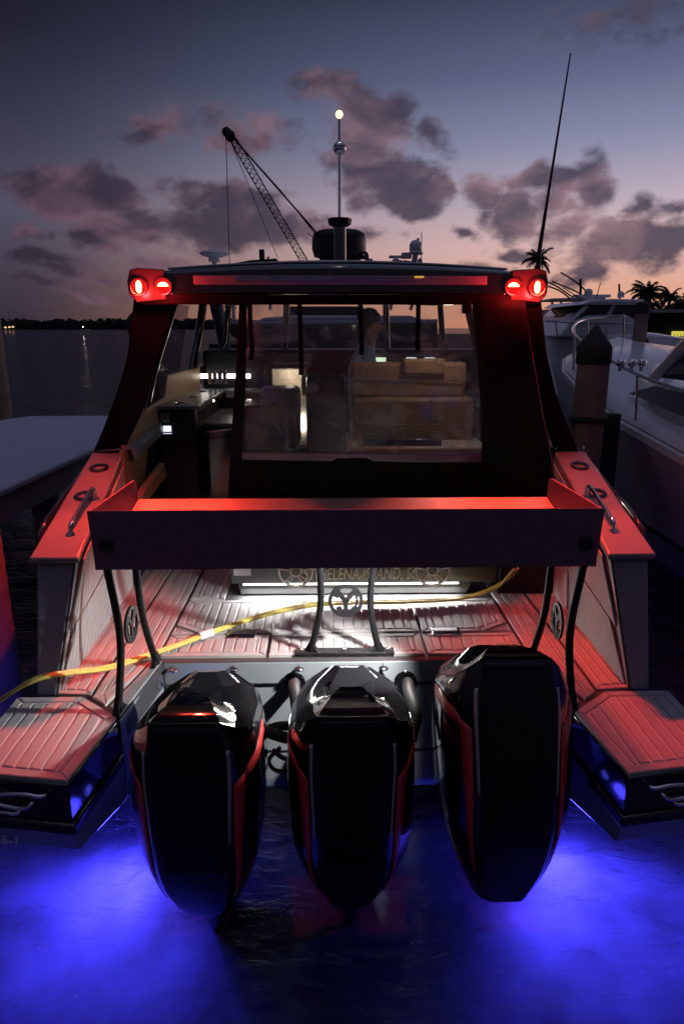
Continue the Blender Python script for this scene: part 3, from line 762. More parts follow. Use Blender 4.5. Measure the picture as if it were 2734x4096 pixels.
lb = MB().hexa([(HC-.79,3.932,2.727),(HC+.81,3.932,2.727),(HC+.81,3.952,2.727),(HC-.79,3.952,2.727),(HC-.79,3.926,2.772),(HC+.81,3.926,2.772),(HC+.81,3.952,2.772),(HC-.79,3.952,2.772)])
M['lens'] = mat('smoked_lens', (.36, .31, .34), .22, 0, .15, 9, .03, 30, .5)
bar = lb.build('lamp_bar', M['lens'], hard, bevel=.003)
tb = MB().tube([(-.58,3.924,2.750),(-.05,3.924,2.752)], .008, 8)
for x in (-.57,-.41,-.25,-.08): tb.tube([(x-.010,3.923,2.750),(x+.010,3.923,2.750)], .014, 10)
tb.ring((0,3.922,2.751),.011,.017,R(30),R(330),.005,(1,0,0),(0,0,1),(0,-1,0),16); tb.ring((.09,3.922,2.751),.011,.017,0,R(270),.005,(1,0,0),(0,0,1),(0,-1,0),16); tb.tube([(.15,3.924,2.750),(.40,3.924,2.748)], .006, 8)
tb.build('lamp_tube', M['coaming'], bar, smooth=60)
MB().box(.395,.445,3.921,3.926,2.762,2.771).build('amber_light', emis('amber', (1, .5, .1), .7), bar)
for sx in (-1, 1):
    pd = MB(); V = lambda x, y, z: Vector((HC+sx*x, y, z))
    prof = lambda y: [V(.945,y,2.645),V(1.105,y,2.633),V(1.152,y+.025,2.675),V(1.157,y+.025,2.742),V(1.14,y+.025,2.802),V(1.09,y,2.812),V(.945,y,2.803)]
    pd.loft([prof(3.925),prof(4.0),[p+Vector((sx*.05,.45,.025)) for p in prof(4.0)]])
    pod = pd.build('lamp_pod', M['pod'], hard, bevel=.007, smooth=40)
    for (cx, cz, a0, a1, rx, rz) in ((.956, 2.716, 0, math.pi, .029, .022), (1.087, 2.713, 0, 2*math.pi, .016, .033)):
        yy = 3.917; n = 18; poly = [V(cx+rx*math.cos(a0+(a1-a0)*i/n), yy, cz+rz*math.sin(a0+(a1-a0)*i/n)) for i in range(n if a1-a0 > 4 else n+1)]
        MB().prism(poly, (0,.012,0)).build('red_lamp', M['red_led'], pod)
        MB().lathe([(.040,0),(.037,-.004),(.02,-.0045),(0,-.0045)], V(cx,yy+.010,cz), 28, (0,1,0)).build('lamp_glow', M['red_halo'], pod)  # glowing disc added around the lamp to stand for its red halo
        bz = MB(); bz.ring(V(cx,yy+.006,cz), .040, .046, 0, 2*math.pi, .012, (1,0,0), (0,0,1), (0,-1,0), 28); bz.build('lamp_bezel', M['pod'], pod)
        lamp('lamp_spill', 'POINT', V(cx, yy-.05, cz-.03), 4.0, (1, .03, .03), boat, .02)
        if cx < 1: lamp('red_lamp_light', 'SPOT', V(cx, yy-.014, cz-.004), 120, (1, .050, .024), boat, .02, V(cx, yy-2.0, cz-1.9), 86, .22)
        else: lamp('red_lamp_light', 'SPOT', V(cx, yy-.014, cz-.004), 125 if sx < 0 else 105, (1, .050, .024), boat, .02, V(cx+1.0, yy-.40, cz-1.05), 110, .3)
# whip antenna, mushroom antenna, radar, light mast
wb = bY(2155, 1005, 4.2); wt = bY(2280, 212, 4.32)
MB().tube([wb+Vector((0,0,-.1)), wb, wb.lerp(wt,.25), wb.lerp(wt,.6), wt], [.015,.013,.009,.0065,.004], 8).build('whip_antenna', M['rubber'], boat, smooth=60)
gp = bY(857, 1030, 5.6)
k = MB().lathe([(.02,-.14),(.02,-.03),(.045,-.03),(.045,.0),(.09,.012),(.115,.03),(.09,.045),(.04,.058),(.006,.063),(.004,.085)], gp, 28); k.build('mushroom_antenna', M['white'], boat, smooth=40)
rp = bY(1355, 1028, 6.0)
k = MB().lathe([(.10,-.03),(.13,-.02),(.205,0),(.222,.06),(.222,.13),(.21,.18),(.17,.20),(0,.205)], rp, 36); rd = k.build('radar_dome', M['panel_black'], boat, smooth=50)
MB().box(rp.x-.16,rp.x+.16,5.9,6.1,rp.z-.05,rp.z-.022).build('radar_bracket', M['powder'], rd, bevel=.006)
mp = bY(1360, 1058, 5.55); mt = bY(1358, 890, 5.55)
k = MB().tube([mp, mt], .048, 16); mast = k.build('mast_post', M['gloss_black'], boat, smooth=50)
MB().lathe([(.05,0),(.085,.02),(.092,.05),(.092,.062),(.05,.066)], mt-Vector((0,0,.035)), 8).build('mast_flange', M['powder'], mast, bevel=.003)
pt = bY(1356, 476, 5.55); pb = bY(1358, 593, 5.55)
MB().tube([mt, pb, pt], [.014,.012,.010], 10).build('light_pole', M['chrome'], mast, smooth=60)
MB().sphere(pb, .048, 12).build('mast_ball', M['chrome'], mast, smooth=60)
MB().sphere(pt+Vector((0,0,.03)), .028, 10).build('anchor_lamp', M['anchor_led'], mast, smooth=40)
lamp('anchor_light', 'POINT', pt+Vector((0,0,.12)), 2.5, (1, .75, .45), boat, .03)
k = MB()
for px, sx in ((1420, 1), (1478, -1)):
    p = bY(px, 1042, 5.4); k.lathe([(.012,0),(.014,.06),(.03,.10),(.032,.11)], p-Vector((0,0,.0)), 14, (sx*.6,-.6,.25)); k.box(p.x-.02,p.x+.02,p.y-.02,p.y+.02,p.z-.05,p.z+.01)
k.build('horn', M['gloss_black'], boat, smooth=50)

# ------------------------------------------------------------------ enclosure canvas
def sheet(name, rows, material, parent, sub=6, th=.006, wob=.006, seed=1):
    rnd = random.Random(seed); g = []
    R_ = [[Vector(p) for p in r] for r in rows]
    rowsD = []
    for r in R_: rowsD.append(spline(r, sub) if len(r) > 2 else [r[0].lerp(r[1], i/sub) for i in range(sub+1)])
    cols = list(zip(*rowsD)); out = []
    for c in cols: out.append(spline(list(c), sub) if len(c) > 2 else [c[0].lerp(c[1], i/sub) for i in range(sub+1)])
    ph = [rnd.uniform(0, 6) for _ in range(4)]
    for c in out:
        for i, p in enumerate(c):
            p.y += wob*(math.sin(p.x*9+ph[0]+p.z*2)+.6*math.sin(p.z*7+ph[1]+p.x*3)+.5*math.sin((p.x+p.z)*17+ph[2]))
    return MB().loft(out, False, False).build(name, material, parent, smooth=60, solid=th)
CURT = [(1200,3.955),(1440,4.0),(1640,4.13),(1830,4.30),(2080,4.40)]
def cy(py):
    for (a, ya), (b, yb) in zip(CURT, CURT[1:]):
        if py <= b: return ya+(yb-ya)*(py-a)/(b-a)
    return CURT[-1][1]
def col(xs, dy=0.0):
    """column of curtain points ; xs = pixel x at the five profile rows"""
    return [bY(x, py, y+dy) for x, (py, y) in zip(xs, CURT)]
encl = sheet('enclosure_curtain', [col((1885,1910,1921,1925,1915)), col((2080,2105,2120,2130,2130), -.02), col((2092,2128,2165,2205,2232))], M['canvas'], boat, seed=3)
SC = [(1200,3.975),(1440,4.14),(1640,4.36),(1808,4.53)]
scol = lambda xs: [bY(x, py, y) for x, (py, y) in zip(xs, SC)]
sheet('side_curtain', [scol((2088,2122,2165,2218)), scol((2162,2190,2245,2312))], M['canvas'], boat, seed=5)
sheet('side_curtain', [scol((535,507,440,375)), scol((620,577,508,430)), scol((705,632,572,492))], M['canvas'], boat, seed=6)
sheet('enclosure_curtain', [col((957,944,932,920,905)), col((988,984,978,968,960))], M['canvas'], boat, seed=7)
sheet('enclosure_curtain', [[bY(968,1828,cy(1828)), bY(960,2080,4.40)], [bY(1925,1835,cy(1835)), bY(1915,2080,4.40)]], M['canvas'], boat, sub=10, seed=8)
MB().tube(col((2092,2128,2165,2205,2232), -.012), .006, 6).build('curtain_seam', M['redseam'], encl, smooth=60)
wcol = lambda xs, dy=0: [bY(x, py, cy(py)+dy) for x, py in zip(xs, (1200,1440,1640,1838))]
win = sheet('vinyl_window', [wcol((986,982,976,968)), wcol((1435,1438,1442,1445)), wcol((1887,1910,1920,1926))], M['vinyl'], boat, sub=8, th=.002, wob=.008, seed=9)
sheet('window_hem', [[bY(968,1808,cy(1808)-.008), bY(966,1838,cy(1838)-.010)], [bY(1450,1812,cy(1812)-.008), bY(1450,1845,cy(1845)-.010)], [bY(1924,1815,cy(1815)-.008), bY(1926,1848,cy(1848)-.010)]], mat('window_hem', (.20, .17, .22), .35, 0, .2, 8), win, sub=6, seed=9)
for (px, y1, wob_) in ((998, 1440, 10), (1197, 1500, 8), (1440, 1420, 6), (1672, 1400, -4)):
    a = [bY(px+wob_*q, yy_, cy(yy_)-.03) for q, yy_ in ((0,1197),(.3,1290),(1,y1-40),(.6,y1))]
    pts = spline(a, 5); MB().loft([[p+Vector((-.013,0,0)), p+Vector((.013,0,0))] for p in pts], False, False).build('tie_strap', M['canvas'], win, solid=.004)
MB().box(bY(1865,1225,3.93).x-.025, bY(1865,1225,3.93).x+.025, 3.90, 3.93, 2.575, 2.635).build('strap_buckle', M['canvas'], win, bevel=.006)

# ------------------------------------------------------------------ cabin interior
# helm seats
def pbox(x0, y0, x1, y1, Y, depth, name, material, parent=boat, bevel=.02, **kw):
    a, b = bY(x0, y1, Y), bY(x1, y0, Y)
    return MB().box(a.x, b.x, Y, Y+depth, a.z, b.z).build(name, material, parent, bevel=bevel, segs=3, **kw)
seat = pbox(1400, 1450, 1870, 1592, 5.62, .16, 'helm_seat', M['tan'], bevel=.03)
pbox(1612, 1436, 1782, 1500, 5.58, .14, 'headrest', M['tan'], seat, .02)
pbox(1408, 1594, 1900, 1805, 5.50, .5, 'aft_bench', M['tan'], bevel=.03)
pbox(1790, 1452, 1845, 1590, 5.64, .3, 'seat_bolster', M['tan'], seat, .03)
pbox(1452, 1757, 1768, 1792, 5.2, .22, 'grill_box', M['dkcab'], bevel=.01)
pbox(1395, 1790, 1960, 2000, 5.15, .9, 'bench_base', M['cream'], bevel=.02)
for row in ((1400,1520,1870,5.615), (1408,1700,1900,5.495)):
    a, b = bY(row[0], row[1], row[3]), bY(row[2], row[1], row[3]); MB().tube([a, b], .005, 6).build('seam', M['seam'], seat)
for px in (1560, 1725):
    a, b = bY(px, 1600, 5.497), bY(px, 1798, 5.497); MB().tube([a, b], .005, 6).build('seam', M['seam'], seat)
# dark companion console left of the seat
pbox(1228, 1500, 1385, 1850, 5.9, .5, 'centre_console', M['dkcab'], bevel=.04)
pbox(1040, 1555, 1195, 1800, 5.4, .4, 'lounge_back', M['panel_black'], bevel=.05)
pbox(960, 1620, 1150, 1900, 5.35, .5, 'lounge_base', M['dkcab'], bevel=.03)
p = bY(1250, 1553, 5.85); MB().lathe([(.045,0),(.05,.01),(.03,.02),(0,.02)], p, 20, (0,-1,0)).build('speaker', M['steel'], boat, smooth=40)
# cream companionway lit from inside
cw = pbox(1095, 1475, 1225, 1780, 6.6, .05, 'companionway', M['cream'], bevel=.01)
pbox(1205, 1470, 1222, 1582, 6.3, .28, 'companionway_jamb', M['cream'], cw, .01)
pbox(1192, 1665, 1222, 1722, 6.56, .03, 'cabin_lamp', M['cab_led'], cw, .0)
pbox(1085, 1455, 1235, 1474, 6.3, .3, 'companionway_head', M['panel_black'], cw, .01)
cpt = bY(1160, 1500, 6.4); lamp('companionway_light', 'POINT', cpt, 2.0, (1, .86, .66), boat, .04)
# dash and windscreen
ds = MB(); a, b = bY(985, 1440, 7.2), bY(1900, 1395, 7.2)
ds.box(a.x-.45, b.x+.25, 7.2, 7.75, a.z-.9, b.z-.01)
dash = ds.build('dashboard', M['panel_black'], boat, bevel=.04)
pbox(1503, 1430, 1543, 1448, 7.1, .02, 'dash_screen', M['screen'], dash, 0)
for px in (1625, 1700): pbox(px, 1430, px+40, 1436, 7.1, .02, 'dash_gauge', M['lcd'], dash, 0)
k = MB()
for xa, xb in ((-1.42,-1.28),(-.62,-.58),(.58,.62),(1.42,1.28)):
    k.tube([(xa,7.6,1.88),(xb*.93,7.75,2.35),(xb*.9,7.8,2.78)], .035, 8)
k.tube([(-1.4,7.6,1.9),(0,8.05,1.9),(1.4,7.6,1.9)], .04, 8)
k.build('windscreen_frame', M['gloss_black'], boat, smooth=60)
# cabin side walls
for sx in (-1, 1):
    k = MB(); k.hexa([(sx*x,y,z) for x,y,z in [(1.46,4.56,.735),(1.50,4.56,.735),(1.50,7.7,.735),(1.46,7.7,.735),(1.44,4.56,1.65),(1.50,4.56,1.65),(1.50,7.7,1.84),(1.44,7.7,1.84)]])
    k.build('cabin_side', M['dkcab'], boat)
    fr = MB()
    if sx > 0:
        for pts in ([(1.52,4.62,1.72),(1.49,5.0,2.2),(1.42,5.35,2.70)], [(1.50,6.0,1.80),(1.43,6.15,2.72)], [(1.50,6.9,1.86),(1.46,7.2,2.3),(1.36,7.35,2.74)], [(1.52,4.62,1.74),(1.51,5.6,1.80),(1.50,7.0,1.88)]):
            fr.tube(spline([(sx*x,y,z) for x,y,z in pts], 6), .045, 8)
    else:
        for pts, rr_ in (([(708,1190,-1.40),(668,1320,-1.45),(615,1500,-1.50),(585,1650,-1.52)], .030), ([(815,1190,-1.40),(795,1340,-1.45),(768,1485,-1.49)], .042), ([(858,1190,-1.36),(890,1340,-1.42),(928,1530,-1.46)], .075), ([(672,1515,-1.50),(760,1490,-1.49),(850,1455,-1.48),(912,1420,-1.46)], .035)):
            fr.tube(spline([bX(a_, b_, c_) for a_, b_, c_ in pts], 6), rr_, 10)
        ct = MB().tube(spline([bX(675,1505,-1.485),bX(760,1480,-1.475),bX(850,1446,-1.465),bX(905,1415,-1.45)], 6), .010, 8)
        ct.build('chrome_trim', M['chrome'], boat, smooth=60)
    sw = fr.build('side_window_frame', M['gloss_black'], boat, smooth=60)
    MB().loft([[(sx*1.505,y,z0),(sx*1.41,y+.4,2.70)] for y,z0 in ((4.75,1.76),(5.6,1.82),(6.5,1.87))], False, False).build('window_pane', M['glass'], sw)
# tan lining along the left side, galley
tl = [bX(px, py, -1.44) for px, py in [(492,1815),(520,1720),(590,1635),(660,1590),(672,1500),(800,1468),(800,1572),(645,1650),(640,1725),(592,1795),(575,2000),(505,2000)]]
MB().prism(tl, (-.03,0,0)).build('side_lining', M['tan'], boat, bevel=.006)
gx = lambda px, py, Y: bY(px, py, Y).x
gal = MB(); a, b = bY(722, 1690, 5.7), bY(1060, 1690, 5.7)
gal.box(-1.36, b.x, 5.7, 6.7, .74, a.z-.035)
galley = gal.build('galley_cabinet', M['dkcab'], boat, bevel=.015)
MB().box(-1.37, b.x+.02, 5.66, 6.75, a.z-.033, a.z).build('counter_top', M['counter'], galley, bevel=.008)
lg = MB(); c0 = bY(650, 1640, 5.5)
lg.box(-1.42, -1.12, 5.40, 6.95, .74, c0.z+.02); ledge = lg.build('galley_column', M['panel_black'], boat, bevel=.012)
MB().box(-1.44, -1.09, 5.37, 7.0, c0.z+.022, c0.z+.05).build('ledge_top', M['counter'], ledge, bevel=.008)
bs = MB().box(-1.09, -.55, 6.76, 6.95, .74, c0.z+.02).build('back_splash', M['panel_black'], galley, bevel=.01)
MB().box(-1.10, -.5, 6.74, 7.02, c0.z+.022, c0.z+.05).build('ledge_top', M['counter'], galley, bevel=.006)
for px in (870, 920): 
    p = bY(px, 1575, 6.75); MB().box(p.x-.04,p.x+.04,6.745,6.758,p.z-.035,p.z+.035).build('socket_plate', M['coaming'], bs, bevel=.004)
for i in range(8): MB().box(-1.118,-1.112,5.55+i*.12,5.62+i*.12,c0.z-.11,c0.z-.02).build('vent_slot', M['rubber'], ledge)
for y in (5.55, 6.1, 6.6): MB().lathe([(.04,0),(.042,.006),(.034,.008),(.032,0)], (-1.27,y,c0.z+.05), 20).build('cup_ring', M['chrome'], ledge, smooth=40)
p = bY(663, 1668, 5.39); MB().box(p.x-.038,p.x+.038,5.385,5.399,p.z-.034,p.z+.034).build('switch_plate', M['coaming'], ledge, bevel=.006)
MB().sphere((p.x,5.384,p.z),.009,6).build('switch_knob', M['rubber'], ledge)
p = bY(672, 1713, 5.39); MB().box(p.x-.030,p.x+.030,5.385,5.399,p.z-.022,p.z+.022).build('display', M['lcd'], ledge)
for i in range(6): MB().box(p.x-.032+i*.0115,p.x-.026+i*.0115,5.388,5.399,p.z-.040,p.z-.035).build('indicator', M['lcd'], ledge)
fp = bY(805, 1650, 6.0); MB().tube(spline([(fp.x,6.1,fp.z-.09),(fp.x,6.1,fp.z+.08),(fp.x+.02,6.08,fp.z+.11),(fp.x+.11,6.04,fp.z+.10)], 6), .014, 8).build('tap', M['chrome'], galley, smooth=60)
for px0, px1 in ((724, 785), (795, 1040)):
    a, b = bY(px0, 1990, 5.69), bY(px1, 1745, 5.69); MB().box(a.x,b.x,5.683,5.699,.80,b.z).build('cabinet_door', M['dkcab'], galley, bevel=.006)
a, b = bY(815, 1728, 5.66), bY(930, 1716, 5.66); MB().tube([a, b], .010, 8).build('cabinet_rail', M['chrome'], galley, smooth=60)
for px_ in (742, 790):
    a, b = bY(px_, 1985, 5.68), bY(px_, 1735, 5.68); MB().tube([a, b], .007, 8).build('door_highlight', M['chrome'], galley, smooth=60)  # chrome bars added in place of white highlights on the glossy doors
p = bY(793, 1790, 5.67); MB().box(p.x-.02,p.x+.02,5.67,5.684,p.z-.018,p.z+.018).build('door_latch', M['chrome'], galley, bevel=.004)
ls = MB(); a, b = bY(800, 1506, 7.0), bY(1000, 1498, 7.0); ls.box(a.x,b.x,7.05,7.06,a.z-.02,b.z+.005); ls.build('cabin_glint_strip', M['dim_glow'], boat)  # glowing strip added to stand for a white glint on chrome
a, b = bX(705,1430,-1.47), bX(760,1458,-1.47)
bk = MB(); q0, q1 = bY(835,1480,7.04), bY(895,1535,7.04); 
for i in range(4): bk.box(q0.x+i*.05,q0.x+.04+i*.05,6.99,7.06,q1.z,q0.z)
bk.build('steel_appliance', M['chrome'], boat, bevel=.008)
st = [bX(px, py, -1.30) for px, py in [(560,1990),(660,1850),(668,1905),(600,1995)]]
MB().prism(st, (-.05,0,0)).build('tan_arm_rest', M['tan'], boat, bevel=.008)
# dome light
dp = bY(1795, 1208, 5.3); MB().lathe([(.05,.02),(.05,-.03),(.035,-.045),(0,-.045)], (dp.x,5.3,2.708), 20).build('dome_lamp', M['dim_glow'], hard, smooth=40)
lamp('dome_light', 'POINT', (dp.x, 5.3, 2.60), 4.5, (1, .84, .66), boat, .05)
lamp('screen_light', 'POINT', tuple(bY(1500, 1425, 6.95)), .9, (.75, .9, 1), boat, .03)
lamp('galley_fill', 'POINT', (-.95, 6.5, 2.45), 1.2, (1, .9, .8), boat, .05)  # unseen fill lamp added to brighten the galley

# lights of the stern
lamp('tray_work_light', 'SPOT', (.37, 2.985, 1.468), 200, (1, .97, .92), boat, .025, (.37-.65, 2.985+.22, 1.468-.74), 88, .5)
ad = bpy.data.lights.new('strip_light', 'AREA'); ao = bpy.data.objects.new('strip_light', ad); COL.objects.link(ao); ao.parent = boat
ad.shape = 'RECTANGLE'; ad.size = 1.46; ad.size_y = .012; ad.energy = 22; ad.color = (1, .97, .93)
ao.location = (.07, Yb+.068, .812); ao.rotation_euler = Vector((0, 1, 1.0)).to_track_quat('Z', 'Y').to_euler()
for sx in (-1, 1):
    uw = MB().lathe([(.05,0),(.05,.02),(.035,.03),(0,.03)], (sx*1.10,3.40,-.16), 20, (0,-1,0)).build('underwater_lamp', M['blue_led'], boat, smooth=40)
    lamp('underwater_light', 'SPOT', (sx*1.10, 3.33, -.12), 520, (.075, .056, 1), boat, .12, (sx*1.38, 2.66, -.42), 124, .95)
    lamp('underwater_spill', 'POINT', (sx*1.16, 3.10, -.10), 20, (.06, .05, 1), boat, .08)
    lamp('underwater_glow', 'SPOT', (sx*1.10, 3.24, -.10), 62, (.075, .056, 1), boat, .10, (sx*1.40, 2.98, -.42), 150, 1.0)

# ------------------------------------------------------------------ yellow hose over the deck
hp = [PZ(2062,2275,1.0), PZ(2010,2330,.86), PZ(1920,2375,.79), PZ(1800,2398,.775), PZ(1600,2408,.775), PZ(1300,2415,.775), PZ(1100,2448,.775), PZ(900,2510,.775), PZ(700,2585,.775), PZ(560,2632,.78), PZ(430,2672,.83), PZ(280,2690,.9), PZ(160,2712,.92), PZ(60,2762,.85), PZ(-60,2850,.6), PZ(-160,2950,.2), PZ(-220,3000,-.1)]
h0 = spline(hp, 8)
hs = empty('water_hose', h0[60]); tag(hs, 'doubled yellow hose lying across the grey stern deck and off the side', 'hose')
def offpath(pts, d, dz, ph):
    out = []
    for i, p in enumerate(pts):
        t = (pts[min(i+1,len(pts)-1)]-pts[max(i-1,0)]).normalized(); n = Vector((-t.y, t.x, 0)).normalized()
        out.append(p+n*(d*(1+.25*math.sin(i*.17+ph)))+Vector((0,0,dz)))
    return out
MB().tube(offpath(h0, .012, 0, 0), .0095, 8).build('hose_strand', M['hose'], hs, smooth=60)
MB().tube(offpath(h0, -.012, .002, 1.3), .0095, 8).build('hose_strand', M['hose'], hs, smooth=60)
q = h0[8*7+2]; q2 = h0[8*7+4]; MB().tube([q, q2], .024, 12).build('hose_tape', M['white'], hs, smooth=60)

# ------------------------------------------------------------------ person at the helm
def skin_mesh(name, joints, edges, material, parent=None, sub=2, root=0):
    me = bpy.data.meshes.new(name)
    off = OFF.get(parent.name, Vector((0,0,0))) if parent is not None else Vector(joints[root][0])
    me.from_pydata([tuple(Vector(j[0])-off) for j in joints], edges, []); me.update()
    o = bpy.data.objects.new(name, me); COL.objects.link(o)
    if parent is not None: o.parent = parent
    else: o.location = off
    OFF[o.name] = off
    md = o.modifiers.new('skin', 'SKIN'); md.use_smooth_shade = True
    if not me.skin_vertices: me.attributes.new('skin', 'FLOAT', 'POINT')
    for i, j in enumerate(joints):
        sv = me.skin_vertices[0].data[i]; r = j[1]; sv.radius = r if isinstance(r, tuple) else (r, r); sv.use_root = (i == root)
    ms = o.modifiers.new('sub', 'SUBSURF'); ms.levels = sub; ms.render_levels = sub
    me.materials.append(material); return o
hd = PY(1492, 1300, 6.75)          # head centre, turned to the right and down
def rel(x, y, z): return hd + Vector((x, y, z))
J = [(rel(-.12,.02,-.80),(.14,.11)), (rel(-.13,.02,-.60),(.14,.11)), (rel(-.12,.01,-.38),(.155,.115)), (rel(-.07,0,-.24),(.13,.10)), (rel(-.03,0,-.15),(.055,.055)), (rel(0,0,-.07),(.062,.062)), (rel(.015,0,0),(.082,.075)), (rel(.01,0,.065),(.075,.07)),
     (rel(-.06,-.19,-.25),.055), (rel(.00,-.22,-.46),.043), (rel(.20,-.14,-.50),.032), (rel(.25,-.12,-.505),.028),
     (rel(-.06,.19,-.25),.055), (rel(.02,.22,-.46),.043), (rel(.20,.16,-.50),.032), (rel(.25,.14,-.505),.028),
     (rel(-.10,-.10,-.92),(.085,.085)), (rel(-.02,-.11,-1.30),.06), (rel(-.06,-.11,-1.66),.045), (rel(.08,-.11,-1.70),.04),
     (rel(-.10,.12,-.92),(.085,.085)), (rel(-.02,.12,-1.30),.06), (rel(-.06,.12,-1.66),.045), (rel(.08,.12,-1.70),.04)]
E_ = [(0,1),(1,2),(2,3),(3,4),(4,5),(5,6),(6,7),(3,8),(8,9),(9,10),(10,11),(3,12),(12,13),(13,14),(14,15),(0,16),(16,17),(17,18),(18,19),(0,20),(20,21),(21,22),(22,23)]
base = len(J)
for side, hand in ((-1, 11), (1, 15)):
    hc = J[hand][0]
    for i, (dy, ln) in enumerate(((-.03,.07),(-.01,.08),(.01,.075),(.03,.06))):
        a = len(J); J.append((hc+Vector((.045,dy,-.005)), .009)); J.append((hc+Vector((.045+ln*.6,dy*1.1,-.012)), .008)); J.append((hc+Vector((.04+ln,dy*1.1,-.035)), .007)); E_ += [(hand,a),(a,a+1),(a+1,a+2)]
    a = len(J); J.append((hc+Vector((.015,-side*.04,-.005)), .010)); J.append((hc+Vector((.05,-side*.055,-.02)), .008)); E_ += [(hand,a),(a,a+1)]
person = skin_mesh('person', J, E_, M['skin'])
tag(person, 'person in a pale blue shirt bending over the lit screen at the helm', 'person')
po = OFF[person.name]
sJ = [(rel(-.12,.02,-.82),(.155,.125)), (rel(-.13,.02,-.60),(.155,.125)), (rel(-.12,.01,-.38),(.17,.13)), (rel(-.075,0,-.235),(.145,.115)), (rel(-.04,0,-.165),(.065,.065)), (rel(-.06,-.19,-.25),.068), (rel(-.01,-.22,-.42),.058), (rel(-.06,.19,-.25),.068), (rel(.0,.22,-.42),.058)]
skin_mesh('shirt', sJ, [(0,1),(1,2),(2,3),(3,4),(3,5),(5,6),(3,7),(7,8)], M['shirt'], person)
tJ = [(rel(-.12,.01,-.84),(.15,.13)), (rel(-.10,-.10,-.95),(.10,.10)), (rel(-.02,-.11,-1.30),.078), (rel(-.06,-.11,-1.62),.062), (rel(-.10,.12,-.95),(.10,.10)), (rel(-.02,.12,-1.30),.078), (rel(-.06,.12,-1.62),.062)]
skin_mesh('trousers', tJ, [(0,1),(1,2),(2,3),(0,4),(4,5),(5,6)], M['trousers'], person)
hk = MB(); rnd = random.Random(4)
hk.sphere(rel(-.025,0,.055), .098, 10, (1.02,.9,.85))
for i in range(46):
    a = rnd.uniform(0, 6.28); e = rnd.uniform(.1, 1.5); d = Vector((math.cos(a)*math.cos(e)-.2, math.sin(a)*math.cos(e), math.sin(e)*.9)); hk.sphere(rel(-.025,0,.055)+d*.088, rnd.uniform(.018,.034), 5)
hk.build('hair', M['hair'], person, smooth=60)
fk = MB(); fk.sphere(rel(.098,0,-.02), .017, 6, (1.2,.8,1.3)); fk.build('nose', M['skin'], person, smooth=60)
fk = MB()
for s_ in (-1, 1): fk.sphere(rel(.080,s_*.032,.012), .010, 6)
fk.build('eye', M['hair'], person)
fk = MB().sphere(rel(.082,0,-.062), .014, 6, (.6,1.5,.5)); fk.build('mouth', mat('lips', (.3,.12,.1), .5), person, smooth=60)
for s_ in (-1, 1): MB().sphere(rel(0,s_*.078,0), .026, 7, (.7,.4,1.2)).build('ear', M['skin'], person, smooth=60)

# ------------------------------------------------------------------ dock and pilings
dk = empty('finger_dock', (-4.2, 8, 0)); tag(dk, 'flat pale grey finger dock left of the boat', 'dock')
a, b, c_, d_ = PZ(-300,2095,1.2), PZ(385,1790,1.2), PZ(450,1662,1.2), PZ(115,1664,1.2)
e_ = PZ(-400,1740,1.2)
top = [(a.x,a.y),(b.x,b.y),(c_.x,c_.y),(d_.x,d_.y),(e_.x,e_.y)]
MB().flat(top, 1.13, 1.2).build('dock_slab', M['bluewhite'], dk, bevel=.02)
MB().flat(inset(top, .05), .90, 1.128).build('dock_skirt', M['pillar'], dk)
for t in (.1, .5, .9):
    p = a.lerp(b, t)
    for dx_, dy_ in ((.5, 0), (2, .6)):
        MB().tube([(p.x-dx_,p.y+dy_,-.4),(p.x-dx_,p.y+dy_,.9)], .14, 12).build('dock_leg', M['wood'], dk, smooth=50)
def piling(x, y, r, ztop, cap, label, lean=(0,0), cone=True):
    o = empty('mooring_piling', (x, y, 0)); tag(o, label, 'piling', 'pilings around the berth')
    rnd = random.Random(int(x*100)); rings = []; n = 20
    ph = [rnd.uniform(0,6) for _ in range(3)]
    for i in range(11):
        t = i/10; z = -.45+(ztop+.45)*t; rr = r*(1.06-.10*t)
        rings.append([Vector((x+lean[0]*t+rr*(1+.03*math.sin(3*k*6.283/n+ph[0]+t*2)+.02*math.sin(7*k*6.283/n+ph[1]+t*3))*math.cos(2*math.pi*k/n), y+lean[1]*t+rr*(1+.03*math.sin(3*k*6.283/n+ph[0]+t*2))*math.sin(2*math.pi*k/n), z)) for k in range(n)])
    MB().loft(rings).build('post', M['wood'], o, smooth=60)
    if cone:
        c = (x+lean[0], y+lean[1], ztop-.12)
        MB().lathe([(r*1.0,0),(r*1.05,.01),(r*1.05,.14),(r*.98,.16),(r*.05,cap+.16),(0,cap+.165)], c, 24).build('cone_cap', M['darkwood'], o, smooth=35)
    return o
def at_piling(pxc, pytop, width, Y, cap=.17, **kw):
    p = PY(pxc, pytop, Y); dep = p.y*_c-(p.z-CAMH)*_s; return (p.x, Y, width/2/FPX*dep, p.z-cap-.04, cap)
x, y, r, zt, cp = at_piling(2385, 1297, 132, 6.0)
o = piling(x, y, r, zt, cp, 'stout weathered wooden piling with dark pointed cap beside the white cruiser', (.0, .0))
rp_ = MB()
for zz in (1.72, 1.74): rp_.tube([(x+(r+.012)*math.cos(a*.3), y+(r+.012)*math.sin(a*.3), zz+.01*math.sin(a)) for a in range(22)], .014, 6)
rp_.build('rope_band', M['rubber'], o)
p = PY(2445, 1655, 6.3); o = piling(p.x, 6.3, .085, p.z, .0, 'thin dark post just behind the stout capped piling', (0,0), False)
for ch in o.children: ch.data.materials[0] = M['darkwood']
x, y, r, zt, cp = at_piling(2570, 1205, 54, 11.0, .03); piling(x, y, r, zt, cp, 'distant flat topped piling in front of the moored motor yacht')
x, y, r, zt, cp = at_piling(560, 1213, 108, 7.2, .14); piling(x, y, r, zt, cp, 'dim piling half hidden behind the left canvas curtain')
